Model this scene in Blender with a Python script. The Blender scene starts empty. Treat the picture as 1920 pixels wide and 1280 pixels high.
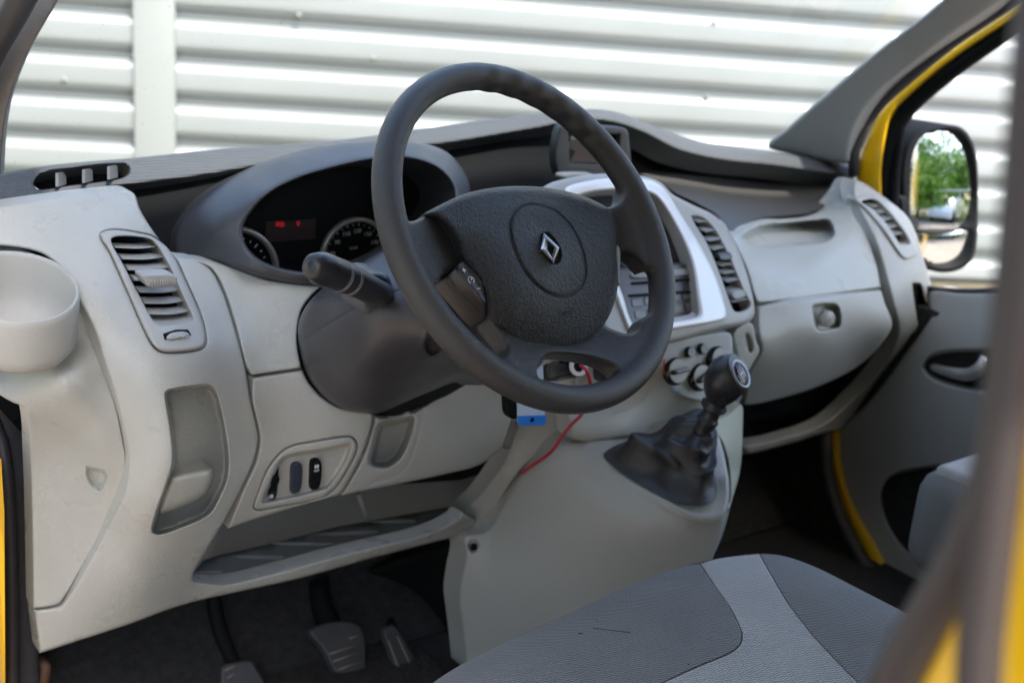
import bpy, bmesh, math, random
import numpy as np
from mathutils import Vector, Matrix
from mathutils.geometry import delaunay_2d_cdt
from math import sin, cos, tan, pi, radians, sqrt, atan2, exp
random.seed(4)
scene = bpy.context.scene

# ------------------------------------------------------------------ camera
# photograph pixel grid: 1920 x 1280, focal length 2240 px (42 mm on a 36 mm sensor)
F = 2240.0
def cam_axes(yaw, pitch, roll):
    y, p, r = map(radians, (yaw, pitch, roll))
    f = np.array([sin(y)*cos(p), cos(y)*cos(p), -sin(p)])
    r0 = np.array([cos(y), -sin(y), 0.0]); u0 = np.cross(r0, f)
    return f, r0*cos(r)+u0*sin(r), -r0*sin(r)+u0*cos(r)
CF, CR, CU = cam_axes(38, 17.5, 4.8)
CP = np.array([-1.1546, -0.9419, 1.5119])
cd = bpy.data.cameras.new('camera'); co = bpy.data.objects.new('camera', cd)
scene.collection.objects.link(co); scene.camera = co
m = Matrix(((CR[0], CU[0], -CF[0], CP[0]), (CR[1], CU[1], -CF[1], CP[1]), (CR[2], CU[2], -CF[2], CP[2]), (0, 0, 0, 1)))
co.matrix_world = m
cd.lens = 42.0; cd.sensor_width = 36.0; cd.clip_start = 0.02; cd.clip_end = 500
cd.dof.use_dof = True; cd.dof.focus_distance = 1.22; cd.dof.aperture_fstop = 5.4

# ------------------------------------------------------------------ light
SUN_AZ, SUN_EL = 183.0, 56.0     # azimuth from +Y clockwise (towards +X)
w = bpy.data.worlds.new('World'); scene.world = w; w.use_nodes = True
nt = w.node_tree; nt.nodes.clear()
sky = nt.nodes.new('ShaderNodeTexSky'); sky.sky_type = 'NISHITA'; sky.sun_disc = False
sky.dust_density = 2.5; sky.ozone_density = 0.8; sky.air_density = 1.0; sky.sun_elevation = radians(SUN_EL); sky.sun_rotation = radians(SUN_AZ)
bg = nt.nodes.new('ShaderNodeBackground'); bg.inputs['Strength'].default_value = 0.15
wo = nt.nodes.new('ShaderNodeOutputWorld')
nt.links.new(sky.outputs[0], bg.inputs[0]); nt.links.new(bg.outputs[0], wo.inputs[0])
sd = bpy.data.lights.new('sun', 'SUN'); sd.energy = 2.2; sd.angle = radians(2); sd.color = (1, .95, .87)
so = bpy.data.objects.new('sun', sd); scene.collection.objects.link(so)
sdir = Vector((sin(radians(SUN_AZ))*cos(radians(SUN_EL)), cos(radians(SUN_AZ))*cos(radians(SUN_EL)), sin(radians(SUN_EL))))
so.rotation_euler = (-sdir).to_track_quat('-Z', 'Y').to_euler(); so.location = (0, 0, 20)
vs = scene.view_settings; vs.view_transform = 'Standard'; vs.look = 'None'; vs.gamma = 1.0
vs.exposure = 2.2
scene.cycles.max_bounces = 8; scene.cycles.transparent_max_bounces = 12

# ------------------------------------------------------------------ helpers
def ray(px, py):
    px = np.asarray(px, float)[..., None]; py = np.asarray(py, float)[..., None]
    return CF + CR*(px-960)/F + CU*(640-py)/F
class Frame:                      # a family of parallel planes; w grows away from the viewer along n
    def __init__(s, n, O=(0, 0, 0)): s.n = np.array(n, float); s.n /= np.linalg.norm(s.n); s.O = np.array(O, float)
    def P(s, px, py, w):
        r = ray(px, py); t = (((s.O-CP) @ s.n)+np.asarray(w, float))/(r @ s.n)
        return CP + r*t[..., None]
YF = Frame((0, 1, 0)); XF = Frame((1, 0, 0)); ZF = Frame((0, 0, -1))
# steering wheel plane
WN = np.array([.11893, -.79576, .59382]); WA = np.array([.98902, .14781, 0]); WB = np.cross(WN, WA)
W0 = np.array([-.40, 0, 1.25]); WF = Frame(-WN, W0)

class TPS:
    def __init__(s, pts, lam=1e-3):
        a = np.array(pts, float); s.x = a[:, :2]/1000; v = a[:, 2]; n = len(a)
        K = s.U(np.linalg.norm(s.x[:, None]-s.x[None], axis=2)) + lam*np.eye(n)
        Pm = np.hstack([np.ones((n, 1)), s.x]); A = np.zeros((n+3, n+3)); A[:n, :n] = K; A[:n, n:] = Pm; A[n:, :n] = Pm.T
        s.c = np.linalg.solve(A, np.concatenate([v, [0, 0, 0]]))
    def U(s, r): return np.where(r > 1e-9, r*r*np.log(np.maximum(r, 1e-9)), 0)
    def __call__(s, px, py):
        q = np.stack([px, py], -1)/1000; r = np.linalg.norm(q[..., None, :]-s.x, axis=-1)
        return s.U(r) @ s.c[:-3] + s.c[-3] + q @ s.c[-2:]
def const(v): return lambda x, y: np.full(np.shape(x), float(v))

def smooth_closed(pts, step=6.0):
    n = len(pts); out = []
    P = [np.array(p[:2], float) for p in pts]; cor = [len(p) > 2 for p in pts]
    for i in range(n):
        p1, p2 = P[i], P[(i+1) % n]; p0 = P[i-1] if not cor[i] else 2*p1-p2; p3 = P[(i+2) % n] if not cor[(i+1) % n] else 2*p2-p1
        L = np.linalg.norm(p2-p1); k = max(1, int(round(L/step)))
        l0 = np.linalg.norm(p1-p0) or 1; l2 = np.linalg.norm(p3-p2) or 1
        t1 = (p2-p0)/(L+l0)*L if not cor[i] else (p2-p1); t2 = (p3-p1)/(L+l2)*L if not cor[(i+1) % n] else (p2-p1)
        for j in range(k):
            t = j/k; t2_, t3_ = t*t, t*t*t
            out.append((2*t3_-3*t2_+1)*p1+(t3_-2*t2_+t)*t1+(-2*t3_+3*t2_)*p2+(t3_-t2_)*t2)
    return np.array(out)
def smooth_open(pts, step=6.0):
    P = [np.array(p, float) for p in pts]; out = []
    for i in range(len(P)-1):
        p1, p2 = P[i], P[i+1]; p0 = P[i-1] if i else 2*p1-p2; p3 = P[i+2] if i+2 < len(P) else 2*p2-p1
        k = max(1, int(np.linalg.norm((p2-p1))/step))
        for j in range(k):
            t = j/k; out.append(.5*((2*p1)+(-p0+p2)*t+(2*p0-5*p1+4*p2-p3)*t*t+(-p0+3*p1-3*p2+p3)*t**3))
    out.append(P[-1]); return np.array(out)
def dist_poly(q, poly, closed=True):
    a = poly; b = np.roll(poly, -1, 0) if closed else None
    if not closed: a, b = poly[:-1], poly[1:]
    best = np.full(len(q), 1e9)
    ab = b-a; L = (ab**2).sum(1)+1e-12
    for s in range(0, len(q), 4000):
        qq = q[s:s+4000]; d = qq[:, None]-a[None]
        t = np.clip((d*ab).sum(2)/L, 0, 1); e = d-ab*t[..., None]
        best[s:s+4000] = np.sqrt((e**2).sum(2).min(1))
    return best
def inside(q, poly):
    x, y = q[:, 0], q[:, 1]; c = np.zeros(len(q), bool); x1, y1 = poly[:, 0], poly[:, 1]
    x2, y2 = np.roll(x1, -1), np.roll(y1, -1)
    for i in range(len(poly)):
        if y1[i] == y2[i]: continue
        k = ((y1[i] > y) != (y2[i] > y)) & (x < (x2[i]-x1[i])*(y-y1[i])/(y2[i]-y1[i])+x1[i]); c ^= k
    return c
def sstep(t): t = np.clip(t, 0, 1); return t*t*(3-2*t)
def inset(poly, d):
    e = np.roll(poly, -1, 0)-np.roll(poly, 1, 0); nn = np.stack([-e[:, 1], e[:, 0]], 1); nn /= np.linalg.norm(nn, axis=1)[:, None]+1e-9
    area = (poly[:, 0]*np.roll(poly[:, 1], -1)-np.roll(poly[:, 0], -1)*poly[:, 1]).sum()
    q = poly+nn*(d if area > 0 else -d)
    return q[dist_poly(q, poly) > abs(d)*.93]
class Recess:      # sink a smooth pocket into a panel: depth (m), soft (px) wall width
    def __init__(s, pts, depth, soft=8, step=6): s.poly = smooth_closed(pts, step); s.depth = depth; s.soft = soft
    def pts(s): return [s.poly, inset(s.poly, -1.6), inset(s.poly, -4)]+[inset(s.poly, s.soft*k) for k in (.1, .25, .4, .55, .7, .85, 1.0)]
    def __call__(s, q):
        d = dist_poly(q, s.poly); return np.where(inside(q, s.poly), s.depth*sstep(d/s.soft), 0)
class Groove:
    def __init__(s, pts, depth=.0015, width=2.5, closed=False, step=5):
        s.poly = smooth_closed(pts, step) if closed else smooth_open(pts, step); s.closed = closed; s.depth = depth; s.wd = width
    def pts(s):
        e = np.gradient(s.poly, axis=0); n = np.stack([-e[:, 1], e[:, 0]], 1); n /= np.linalg.norm(n, axis=1)[:, None]+1e-9
        return [s.poly, s.poly+n*s.wd, s.poly-n*s.wd, s.poly+n*s.wd*2.2, s.poly-n*s.wd*2.2]
    def __call__(s, q): return s.depth*np.exp(-(dist_poly(q, s.poly, s.closed)/s.wd)**2)

# ---- materials
MATS = {}
def mat(name, col, rough=.5, metal=0, bump=None, coat=0, spec=.5, var=0.0, rvar=0.0, emit=None, dust=0, vscale=6, sheen=0):
    if name in MATS: return MATS[name]
    M = bpy.data.materials.new(name); M.use_nodes = True; t = M.node_tree; b = t.nodes['Principled BSDF']
    b.inputs['Base Color'].default_value = (*col, 1); b.inputs['Roughness'].default_value = rough
    b.inputs['Metallic'].default_value = metal; b.inputs['Coat Weight'].default_value = coat; b.inputs['Coat Roughness'].default_value = .05
    b.inputs['Specular IOR Level'].default_value = spec
    if sheen: b.inputs['Sheen Weight'].default_value = sheen
    tc = t.nodes.new('ShaderNodeTexCoord')
    if emit: b.inputs['Emission Color'].default_value = (*emit[:3], 1); b.inputs['Emission Strength'].default_value = emit[3]
    if var or dust:
        nz = t.nodes.new('ShaderNodeTexNoise'); nz.inputs['Scale'].default_value = vscale; nz.inputs['Detail'].default_value = 6
        t.links.new(tc.outputs['Object'], nz.inputs['Vector'])
        mr = t.nodes.new('ShaderNodeMapRange'); mr.inputs['From Min'].default_value = .3; mr.inputs['From Max'].default_value = .7
        mr.inputs['To Min'].default_value = 1-var; mr.inputs['To Max'].default_value = 1+var
        t.links.new(nz.outputs[0], mr.inputs['Value'])
        mx = t.nodes.new('ShaderNodeVectorMath'); mx.operation = 'SCALE'; mx.inputs[0].default_value = col
        t.links.new(mr.outputs[0], mx.inputs['Scale']); last = mx.outputs[0]
        if dust:
            n2 = t.nodes.new('ShaderNodeTexNoise'); n2.inputs['Scale'].default_value = 420; n2.inputs['Detail'].default_value = 1
            t.links.new(tc.outputs['Object'], n2.inputs['Vector'])
            rp = t.nodes.new('ShaderNodeMapRange'); rp.inputs['From Min'].default_value = .74; rp.inputs['From Max'].default_value = .8
            rp.inputs['To Max'].default_value = dust*.7; t.links.new(n2.outputs[0], rp.inputs['Value'])
            mm = t.nodes.new('ShaderNodeMix'); mm.data_type = 'RGBA'; mm.inputs['B'].default_value = (.75, .73, .68, 1)
            t.links.new(rp.outputs[0], mm.inputs['Factor']); t.links.new(last, mm.inputs['A']); last = mm.outputs['Result']
        t.links.new(last, b.inputs['Base Color'])
    if rvar:
        n3 = t.nodes.new('ShaderNodeTexNoise'); n3.inputs['Scale'].default_value = vscale*1.7; n3.inputs['Detail'].default_value = 5
        t.links.new(tc.outputs['Object'], n3.inputs['Vector'])
        mr = t.nodes.new('ShaderNodeMapRange'); mr.inputs['From Min'].default_value = .3; mr.inputs['From Max'].default_value = .7
        mr.inputs['To Min'].default_value = max(.05, rough-rvar); mr.inputs['To Max'].default_value = rough+rvar
        t.links.new(n3.outputs[0], mr.inputs['Value']); t.links.new(mr.outputs[0], b.inputs['Roughness'])
    if bump:
        kind, scale, strength, dist = bump
        bp = t.nodes.new('ShaderNodeBump'); bp.inputs['Strength'].default_value = strength; bp.inputs['Distance'].default_value = dist
        if kind == 'grain':
            v = t.nodes.new('ShaderNodeTexVoronoi'); v.feature = 'SMOOTH_F1'; v.inputs['Scale'].default_value = scale
            n = t.nodes.new('ShaderNodeTexNoise'); n.inputs['Scale'].default_value = scale*.6; n.inputs['Detail'].default_value = 4
            t.links.new(tc.outputs['Object'], n.inputs['Vector'])
            mp = t.nodes.new('ShaderNodeMix'); mp.data_type = 'RGBA'; mp.blend_type = 'LINEAR_LIGHT'; mp.inputs['Factor'].default_value = .01
            t.links.new(tc.outputs['Object'], mp.inputs['A']); t.links.new(n.outputs['Color'], mp.inputs['B'])
            t.links.new(mp.outputs['Result'], v.inputs['Vector'])
            ad = t.nodes.new('ShaderNodeMath'); ad.operation = 'ADD'; t.links.new(v.outputs['Distance'], ad.inputs[0]); t.links.new(n.outputs[0], ad.inputs[1])
            t.links.new(ad.outputs[0], bp.inputs['Height'])
        elif kind == 'noise':
            n = t.nodes.new('ShaderNodeTexNoise'); n.inputs['Scale'].default_value = scale; n.inputs['Detail'].default_value = 5
            t.links.new(tc.outputs['Object'], n.inputs['Vector']); t.links.new(n.outputs[0], bp.inputs['Height'])
        elif kind in ('weave', 'twill'):
            a = t.nodes.new('ShaderNodeTexWave'); a.bands_direction = 'X' if kind == 'weave' else 'DIAGONAL'; a.inputs['Scale'].default_value = scale
            a.inputs['Distortion'].default_value = .4
            c = t.nodes.new('ShaderNodeTexWave'); c.bands_direction = 'Z' if kind == 'weave' else 'Y'; c.inputs['Scale'].default_value = scale*(1 if kind == 'weave' else .8)
            for q in (a, c): t.links.new(tc.outputs['Object'], q.inputs['Vector'])
            ad = t.nodes.new('ShaderNodeMath'); ad.operation = 'ADD'; t.links.new(a.outputs['Fac'], ad.inputs[0]); t.links.new(c.outputs['Fac'], ad.inputs[1])
            t.links.new(ad.outputs[0], bp.inputs['Height'])
            if kind == 'twill':
                m2 = t.nodes.new('ShaderNodeMapRange'); m2.inputs['From Max'].default_value = 2; m2.inputs['To Min'].default_value = .62; m2.inputs['To Max'].default_value = 1.38
                v2 = t.nodes.new('ShaderNodeVectorMath'); v2.operation = 'SCALE'; t.links.new(ad.outputs[0], m2.inputs[0]); t.links.new(m2.outputs[0], v2.inputs['Scale'])
                v2.inputs[0].default_value = col
                if b.inputs['Base Color'].links: t.links.new(b.inputs['Base Color'].links[0].from_socket, v2.inputs[0])
                t.links.new(v2.outputs[0], b.inputs['Base Color'])
        t.links.new(bp.outputs[0], b.inputs['Normal'])
    MATS[name] = M; return M
LIGHT = mat('light_grey_plastic', (.43, .435, .40), .31, bump=('grain', 330, .32, .0013), var=.04, rvar=.08, dust=.25, spec=.45)
LIGHT2 = mat('lower_grey_plastic', (.40, .398, .366), .38, bump=('grain', 330, .28, .0012), var=.04, rvar=.07, dust=.2, spec=.4)
MIDG = mat('mid_grey_plastic', (.26, .265, .255), .5, bump=('grain', 700, .15, .0005), var=.05)
BAND = mat('cowl_grained_plastic', (.080, .085, .090), .42, bump=('weave', 110, .6, .0020), var=.05, rvar=.06)
DARK = mat('dark_grey_plastic', (.024, .025, .028), .32, bump=('grain', 650, .18, .0005), var=.08, rvar=.08)
SHROUD = mat('shroud_plastic', (.046, .045, .050), .34, bump=('grain', 420, .25, .0008), var=.06, rvar=.08)
BLACK = mat('black_plastic', (.008, .009, .010), .6, spec=.06, bump=('noise', 500, .2, .0006))
GLOSS = mat('gloss_black', (.01, .01, .012), .12)
RIMM = mat('wheel_leather', (.032, .031, .031), .24, bump=('grain', 520, .5, .0014), var=.06, rvar=.06, vscale=5, spec=.6)
HUBM = mat('hub_grained_vinyl', (.027, .029, .029), .33, bump=('grain', 340, 1.0, .0030), var=.06, rvar=.05)
SILV = mat('silver_trim', (.80, .80, .81), .36, metal=.2, rvar=.04)
CHROME = mat('chrome', (.8, .8, .8), .15, metal=1)
YEL = mat('yellow_paint', (.95, .56, .005), .3, coat=1, var=.02)
SEALM = mat('rubber_seal', (.035, .034, .036), .5, bump=('noise', 700, .3, .0008), var=.1)
FLOCK = mat('flocked_seal', (.030, .030, .034), .95, bump=('noise', 1500, .8, .001), var=.15, vscale=60)
BPS = mat('pillar_seal', (.040, .032, .031), .5, var=.05)
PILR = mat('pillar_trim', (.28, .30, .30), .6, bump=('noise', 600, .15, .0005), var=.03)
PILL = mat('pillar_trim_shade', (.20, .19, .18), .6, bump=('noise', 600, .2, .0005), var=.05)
CARD = mat('door_card_plastic', (.33, .34, .33), .55, var=.05, bump=('noise', 500, .15, .0005))
FABD = mat('dark_grey_fabric', (.21, .212, .206), .9, bump=('twill', 125, .8, .003), var=.08, dust=.3, sheen=.3, vscale=14)
FABL = mat('light_grey_fabric', (.54, .53, .51), .9, bump=('twill', 125, .8, .003), var=.06, sheen=.3, vscale=14)
CARPET = mat('black_carpet', (.020, .020, .020), 1, bump=('noise', 300, 1, .004), var=.35, vscale=80)
BOOTM = mat('gaiter_vinyl', (.022, .022, .023), .36, bump=('grain', 700, .3, .0006), rvar=.06)
WHITEP = mat('white_print', (.75, .75, .75), .6)
GREYP = mat('grey_print', (.40, .42, .43), .6)
METAL = mat('worn_metal', (.25, .23, .21), .4, metal=.8, var=.2)
RUST = mat('rusty_metal', (.09, .05, .03), .7, metal=.3, var=.3, vscale=30)

# ---- objects
def link(name, me, material, parent=None, smooth=True):
    o = bpy.data.objects.new(name, me); scene.collection.objects.link(o)
    if material is not None:
        for mm in (material if isinstance(material, (list, tuple)) else [material]): me.materials.append(mm)
    if smooth and len(me.polygons): me.polygons.foreach_set('use_smooth', [True]*len(me.polygons))
    if parent: o.parent = parent
    return o
def mesh(name, verts, faces, material, parent=None, smooth=True, sharp=None):
    me = bpy.data.meshes.new(name); me.from_pydata([tuple(map(float, v)) for v in verts], [], [tuple(map(int, f)) for f in faces]); me.update()
    o = link(name, me, material, parent, smooth)
    if sharp: 
        me.set_sharp_from_angle(angle=radians(sharp))
    return o
def empty(name, loc, label, cat, group=None, kind=None):
    o = bpy.data.objects.new(name, None); scene.collection.objects.link(o); o.location = loc; o.empty_display_size = .2
    return tag(o, label, cat, group, kind)
def tag(o, label=None, cat=None, group=None, kind=None):
    if label: o['label'] = label
    if cat: o['category'] = cat
    if group: o['group'] = group
    if kind: o['kind'] = kind
    return o

def panel_geo(outline, depth, frame=YF, fillet=8, fdepth=.008, thick=.03, step=6, holes=(), feats=(), grid=None, ext=None, hole_thick=None, hfillet=None, hfdepth=None):
    grid = grid or step*1.6
    if fillet == 0: outline = [(p[0], p[1], 1) for p in outline]
    polys = [smooth_closed(outline, step)]+[smooth_closed(h, step) for h in holes]
    pts = []; edges = []
    for pl in polys:
        b = len(pts); pts += [tuple(p) for p in pl]; edges += [(b+i, b+(i+1) % len(pl)) for i in range(len(pl))]
    nb = len(pts); extra = []
    hf = fillet if hfillet is None else hfillet; hd = fdepth if hfdepth is None else hfdepth
    for k, pl in enumerate(polys):
        fl = fillet if k == 0 else hf
        for q in (.12, .35, .65, 1.0):
            if fl > 0: extra.append(inset(pl, fl*q*(1 if k == 0 else -1)))
    for f in feats: extra += f.pts()
    x0, y0 = polys[0].min(0); x1, y1 = polys[0].max(0)
    gx = np.arange(x0, x1+grid, grid); gy = np.arange(y0, y1+grid, grid*.87)
    G = np.array([(x+(grid/2 if j % 2 else 0), y) for j, y in enumerate(gy) for x in gx])
    E_ = np.vstack([e for e in extra if len(e)]+[G])
    ok = inside(E_, polys[0])
    for h in polys[1:]: ok &= ~inside(E_, h)
    E_ = E_[ok]; d = np.min([dist_poly(E_, p) for p in polys], axis=0)
    ng = int(ok[-len(G):].sum()) if len(G) else 0
    isg = np.zeros(len(E_), bool); isg[len(E_)-ng:] = True
    keep = d > np.where(isg, max(.45*step, fillet*1.0), min(.1*fillet+.15, 1.0)); 
    E_ = E_[keep]; isg = isg[keep]
    for f in feats:      # clear grid points crowding a feature line
        pd = dist_poly(E_, f.poly, getattr(f, 'closed', True)); wdt = getattr(f, 'wd', 0)*2.4+1
        kk = ~(isg & (pd < wdt)); E_ = E_[kk]; isg = isg[kk]
    key = np.round(E_/.6).astype(int); _, ui = np.unique(key, axis=0, return_index=True); E_ = E_[np.sort(ui)]
    pts2 = [Vector(p) for p in pts]+[Vector(p) for p in E_]
    r = delaunay_2d_cdt(pts2, edges, [], 0, 1e-4)
    V = np.array([tuple(v) for v in r[0]]); T = np.array([f for f in r[2] if len(f) == 3])
    c = V[T].mean(1); ok = inside(c, polys[0])
    for h in polys[1:]: ok &= ~inside(c, h)
    T = T[ok]
    wv = depth(V[:, 0], V[:, 1])
    if fillet > 0 and fdepth:
        dd = dist_poly(V, polys[0]); t = np.clip(dd/fillet, 0, 1); wv = wv+fdepth*(1-np.sqrt(1-(1-t)**2))
    if len(polys) > 1 and hf > 0 and hd:
        for h in polys[1:]:
            dd = dist_poly(V, h); t = np.clip(dd/hf, 0, 1); wv = wv+hd*(1-np.sqrt(1-(1-t)**2))
    for f in feats: wv = wv+f(V)
    P = frame.P(V[:, 0], V[:, 1], wv)
    # orient & boundary
    cnt = {}
    for t3 in T:
        for a, b in ((0, 1), (1, 2), (2, 0)): cnt[(t3[a], t3[b])] = 1
    faces = [tuple(t3) for t3 in T]
    bd = [(a, b) for (a, b) in cnt if (b, a) not in cnt]
    e = np.array(ext if ext is not None else frame.n); n0 = len(P); idx = {}; newv = []
    dh = [dist_poly(V, h) for h in polys[1:]]
    def bv(i):
        if i not in idx:
            tk = thick
            if hole_thick is not None and any(q[i] < .5 for q in dh): tk = hole_thick
            idx[i] = n0+len(newv); newv.append(P[i]+e*tk)
        return idx[i]
    for a, b in bd: faces.append((b, a, bv(a), bv(b)))
    Vt = np.vstack([P, np.array(newv)]) if newv else P
    # flip so that normals face the viewer
    A, B, Cc = P[T[0][0]], P[T[0][1]], P[T[0][2]]
    if np.cross(B-A, Cc-A) @ (CP-A) < 0: faces = [f[::-1] for f in faces]
    return Vt, faces
def panel(name, outline, depth, material, parent=None, sharp=None, **k):
    if not callable(depth): depth = const(depth)
    V, Fc = panel_geo(outline, depth, **k)
    return mesh(name, V, Fc, material, parent, True, sharp)
def merge_geo(parts):
    V = []; Fc = []; n = 0
    for v, f in parts: V.append(np.asarray(v)); Fc += [tuple(i+n for i in q) for q in f]; n += len(v)
    return np.vstack(V), Fc
def tube_geo(pts, rad, seg=16, cap=True, flat=1.0, up=None):
    P = [np.array(p, float) for p in pts]; n = len(P)
    R = rad if hasattr(rad, '__len__') else [rad]*n
    V = []; Fc = []; prev = None
    for i in range(n):
        t = P[min(i+1, n-1)]-P[max(i-1, 0)]; t /= np.linalg.norm(t)+1e-12
        if prev is None:
            a = np.array(up, float) if up is not None else (np.array([0, 0, 1.]) if abs(t[2]) < .9 else np.array([1., 0, 0]))
        else: a = prev
        a = a-t*(a @ t); a /= np.linalg.norm(a)+1e-12; prev = a; b = np.cross(t, a)
        for j in range(seg):
            s = 2*pi*j/seg; V.append(P[i]+R[i]*(cos(s)*a*flat+sin(s)*b))
    for i in range(n-1):
        for j in range(seg):
            k = (j+1) % seg; Fc.append((i*seg+j, i*seg+k, (i+1)*seg+k, (i+1)*seg+j))
    if cap: Fc.append(tuple(range(seg))[::-1]); Fc.append(tuple(range((n-1)*seg, n*seg)))
    return np.array(V), Fc
def interp(pts, step): return smooth_open(pts, step)
def pix_tube(frame, pts, rpx=None, r=None, step=.02, seg=16, **k):   # pts (px,py,w[,radius m])
    Q = np.array([list(frame.P(p[0], p[1], p[2]))+[p[3] if len(p) > 3 else r] for p in pts], float)
    S = smooth_open(Q, step); return tube_geo(S[:, :3], list(S[:, 3]), seg, **k)
def box_geo(c, s, rot=None):
    c = np.array(c, float); s = np.array(s, float)/2
    V = np.array([[x, y, z] for x in (-1, 1) for y in (-1, 1) for z in (-1, 1)], float)*s
    if rot is not None: V = V @ np.array(rot).T
    return V+c, [(0, 1, 3, 2), (4, 6, 7, 5), (0, 4, 5, 1), (2, 3, 7, 6), (0, 2, 6, 4), (1, 5, 7, 3)]
def bevel_obj(o, wd=.002, seg=2):
    bm = bmesh.new(); bm.from_mesh(o.data)
    bmesh.ops.bevel(bm, geom=[e for e in bm.edges if e.calc_face_angle(0) > .5], offset=wd, segments=seg, affect='EDGES', profile=.6)
    bm.to_mesh(o.data); bm.free(); o.data.polygons.foreach_set('use_smooth', [True]*len(o.data.polygons)); o.data.set_sharp_from_angle(angle=radians(40)); return o
def box(name, c, s, material, parent=None, bev=.003, rot=None):
    V, Fc = box_geo(c, s, rot); o = mesh(name, V, Fc, material, parent, False)
    return bevel_obj(o, bev) if bev else o
def lathe_geo(prof, axis, origin, seg=32):    # prof: (radius, height) along axis
    ax = np.array(axis, float); ax /= np.linalg.norm(ax); a = np.cross(ax, [0, 0, 1.] if abs(ax[2]) < .9 else [1., 0, 0]); a /= np.linalg.norm(a); b = np.cross(ax, a)
    V = []; Fc = []; n = len(prof)
    for r, h in prof:
        for j in range(seg): s = 2*pi*j/seg; V.append(np.array(origin)+ax*h+r*(cos(s)*a+sin(s)*b))
    for i in range(n-1):
        for j in range(seg): k = (j+1) % seg; Fc.append((i*seg+j, i*seg+k, (i+1)*seg+k, (i+1)*seg+j))
    Fc.append(tuple(range(seg))[::-1]); Fc.append(tuple(range((n-1)*seg, n*seg)))
    return np.array(V), Fc
def text_geo(s, size, O, ex, ey, ext=.0003):
    cu = bpy.data.curves.new('t', 'FONT'); cu.body = s; cu.size = size; cu.extrude = ext; cu.align_x = 'CENTER'; cu.align_y = 'CENTER'; cu.resolution_u = 3
    ob = bpy.data.objects.new('t', cu); scene.collection.objects.link(ob)
    dg = bpy.context.evaluated_depsgraph_get(); me = bpy.data.meshes.new_from_object(ob.evaluated_get(dg))
    ex = np.array(ex, float); ey = np.array(ey, float); ez = np.cross(ex, ey)
    V = [np.array(O)+ex*v.co.x+ey*v.co.y+ez*v.co.z for v in me.vertices]; Fc = [tuple(p.vertices) for p in me.polygons]
    bpy.data.objects.remove(ob); bpy.data.curves.remove(cu); bpy.data.meshes.remove(me)
    return np.array(V), Fc
def geo(name, parts, material, parent=None, sharp=None, smooth=True):
    V, Fc = merge_geo(parts) if isinstance(parts, list) else parts
    return mesh(name, V, Fc, material, parent, smooth, sharp)

#SECTION setting
# ------------------------------------------------------------------ the setting
gm = bpy.data.materials.new('brick_paving'); gm.use_nodes = True; t = gm.node_tree; b = t.nodes['Principled BSDF']
tc = t.nodes.new('ShaderNodeTexCoord'); br = t.nodes.new('ShaderNodeTexBrick'); br.inputs['Scale'].default_value = 2.4
br.inputs['Color1'].default_value = (.26, .20, .165, 1); br.inputs['Color2'].default_value = (.21, .17, .145, 1); br.inputs['Mortar'].default_value = (.13, .12, .10, 1)
br.inputs['Mortar Size'].default_value = .012
t.links.new(tc.outputs['Object'], br.inputs['Vector']); t.links.new(br.outputs[0], b.inputs['Base Color']); b.inputs['Roughness'].default_value = .9
reflect_strip_m = mat('reflect_strip_soil', (.10, .085, .05), 1, var=.4, bump=('noise', 20, 1, .05))
g = mesh('ground', [(-120, -120, 0), (120, -120, 0), (120, 120, 0), (-120, 120, 0)], [(0, 1, 2, 3)], gm, None, False); tag(g, kind='structure')

# corrugated hall wall beyond the van
WD = np.array([sin(radians(117)), cos(radians(117)), 0]); WNn = np.array([sin(radians(207)), cos(radians(207)), 0])
PW = CP+ray(960, 100)*5.9; PW[2] = 0
wm = mat('ribbed_steel', (.32, .345, .35), .42, metal=.35, var=.03, vscale=1.5, rvar=.05)
vg = [PW+WD*a+WNn*b_ for a, b_ in ((-14, -.2), (16, -.2), (16, 2.0), (-14, 2.0))]
vv = mesh('verge', [(p[0], p[1], .004) for p in vg], [(0, 1, 2, 3)], reflect_strip_m, None, False); tag(vv, kind='structure')  # unseen dark strip, added so the wall ribs reflect dark ground
hall = empty('hall_wall', (PW[0], PW[1], 0), 'pale metal hall wall with horizontal ribs and a vertical strip, outside beyond the van', 'wall')
def wall_rel(v): return v-np.array([PW[0], PW[1], 0])
per = .2; zz = 0.0; prof = []
while zz < 2.9:
    prof += [(zz+.200*q, -.036+.038*math.tanh(1.9*(cos(2*pi*(q-.10-.06*sin(2*pi*q)))+.55))) for q in [i/16 for i in range(16)]]; zz += per
# (z, outward): bright outward face, recess between faces; the grooves are coloured dark to imitate their shade
def wall_seg(s0, s1):
    V = []; Fc = []
    for (z, d) in prof:
        for s in (s0, s1): V.append(wall_rel(PW+WD*s+WNn*d+np.array([0, 0, z+.04])))
    for i in range(len(prof)-1): Fc.append((2*i, 2*i+1, 2*i+3, 2*i+2))
    return np.array(V), Fc
rr = (CP+ray(290, 100)*5.9)
def s_at(px):
    r = ray(px, 100); tt = ((PW-CP)[:2] @ WNn[:2])/(r[:2] @ WNn[:2]); return ((CP+r*tt-PW) @ WD)
s0, s1 = s_at(250), s_at(330)
groove_shade = mat('shaded_groove', (.095, .088, .070), .6, var=.25, vscale=3)  # dark groove colour stands for shade and reflected ground between the ribs
cl_ = geo('cladding', [wall_seg(-9, s0), wall_seg(s1, 12)], [wm, groove_shade], hall, smooth=True)
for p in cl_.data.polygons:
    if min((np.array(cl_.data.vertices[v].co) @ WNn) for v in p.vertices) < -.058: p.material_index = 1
c = PW+WD*(s0+s1)/2; c[2] = 1.47
Rw = np.stack([WD, WNn, [0, 0, 1]], 1)
pm = mat('cover_strip_steel', (.36, .385, .385), .4, metal=.3)
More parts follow.
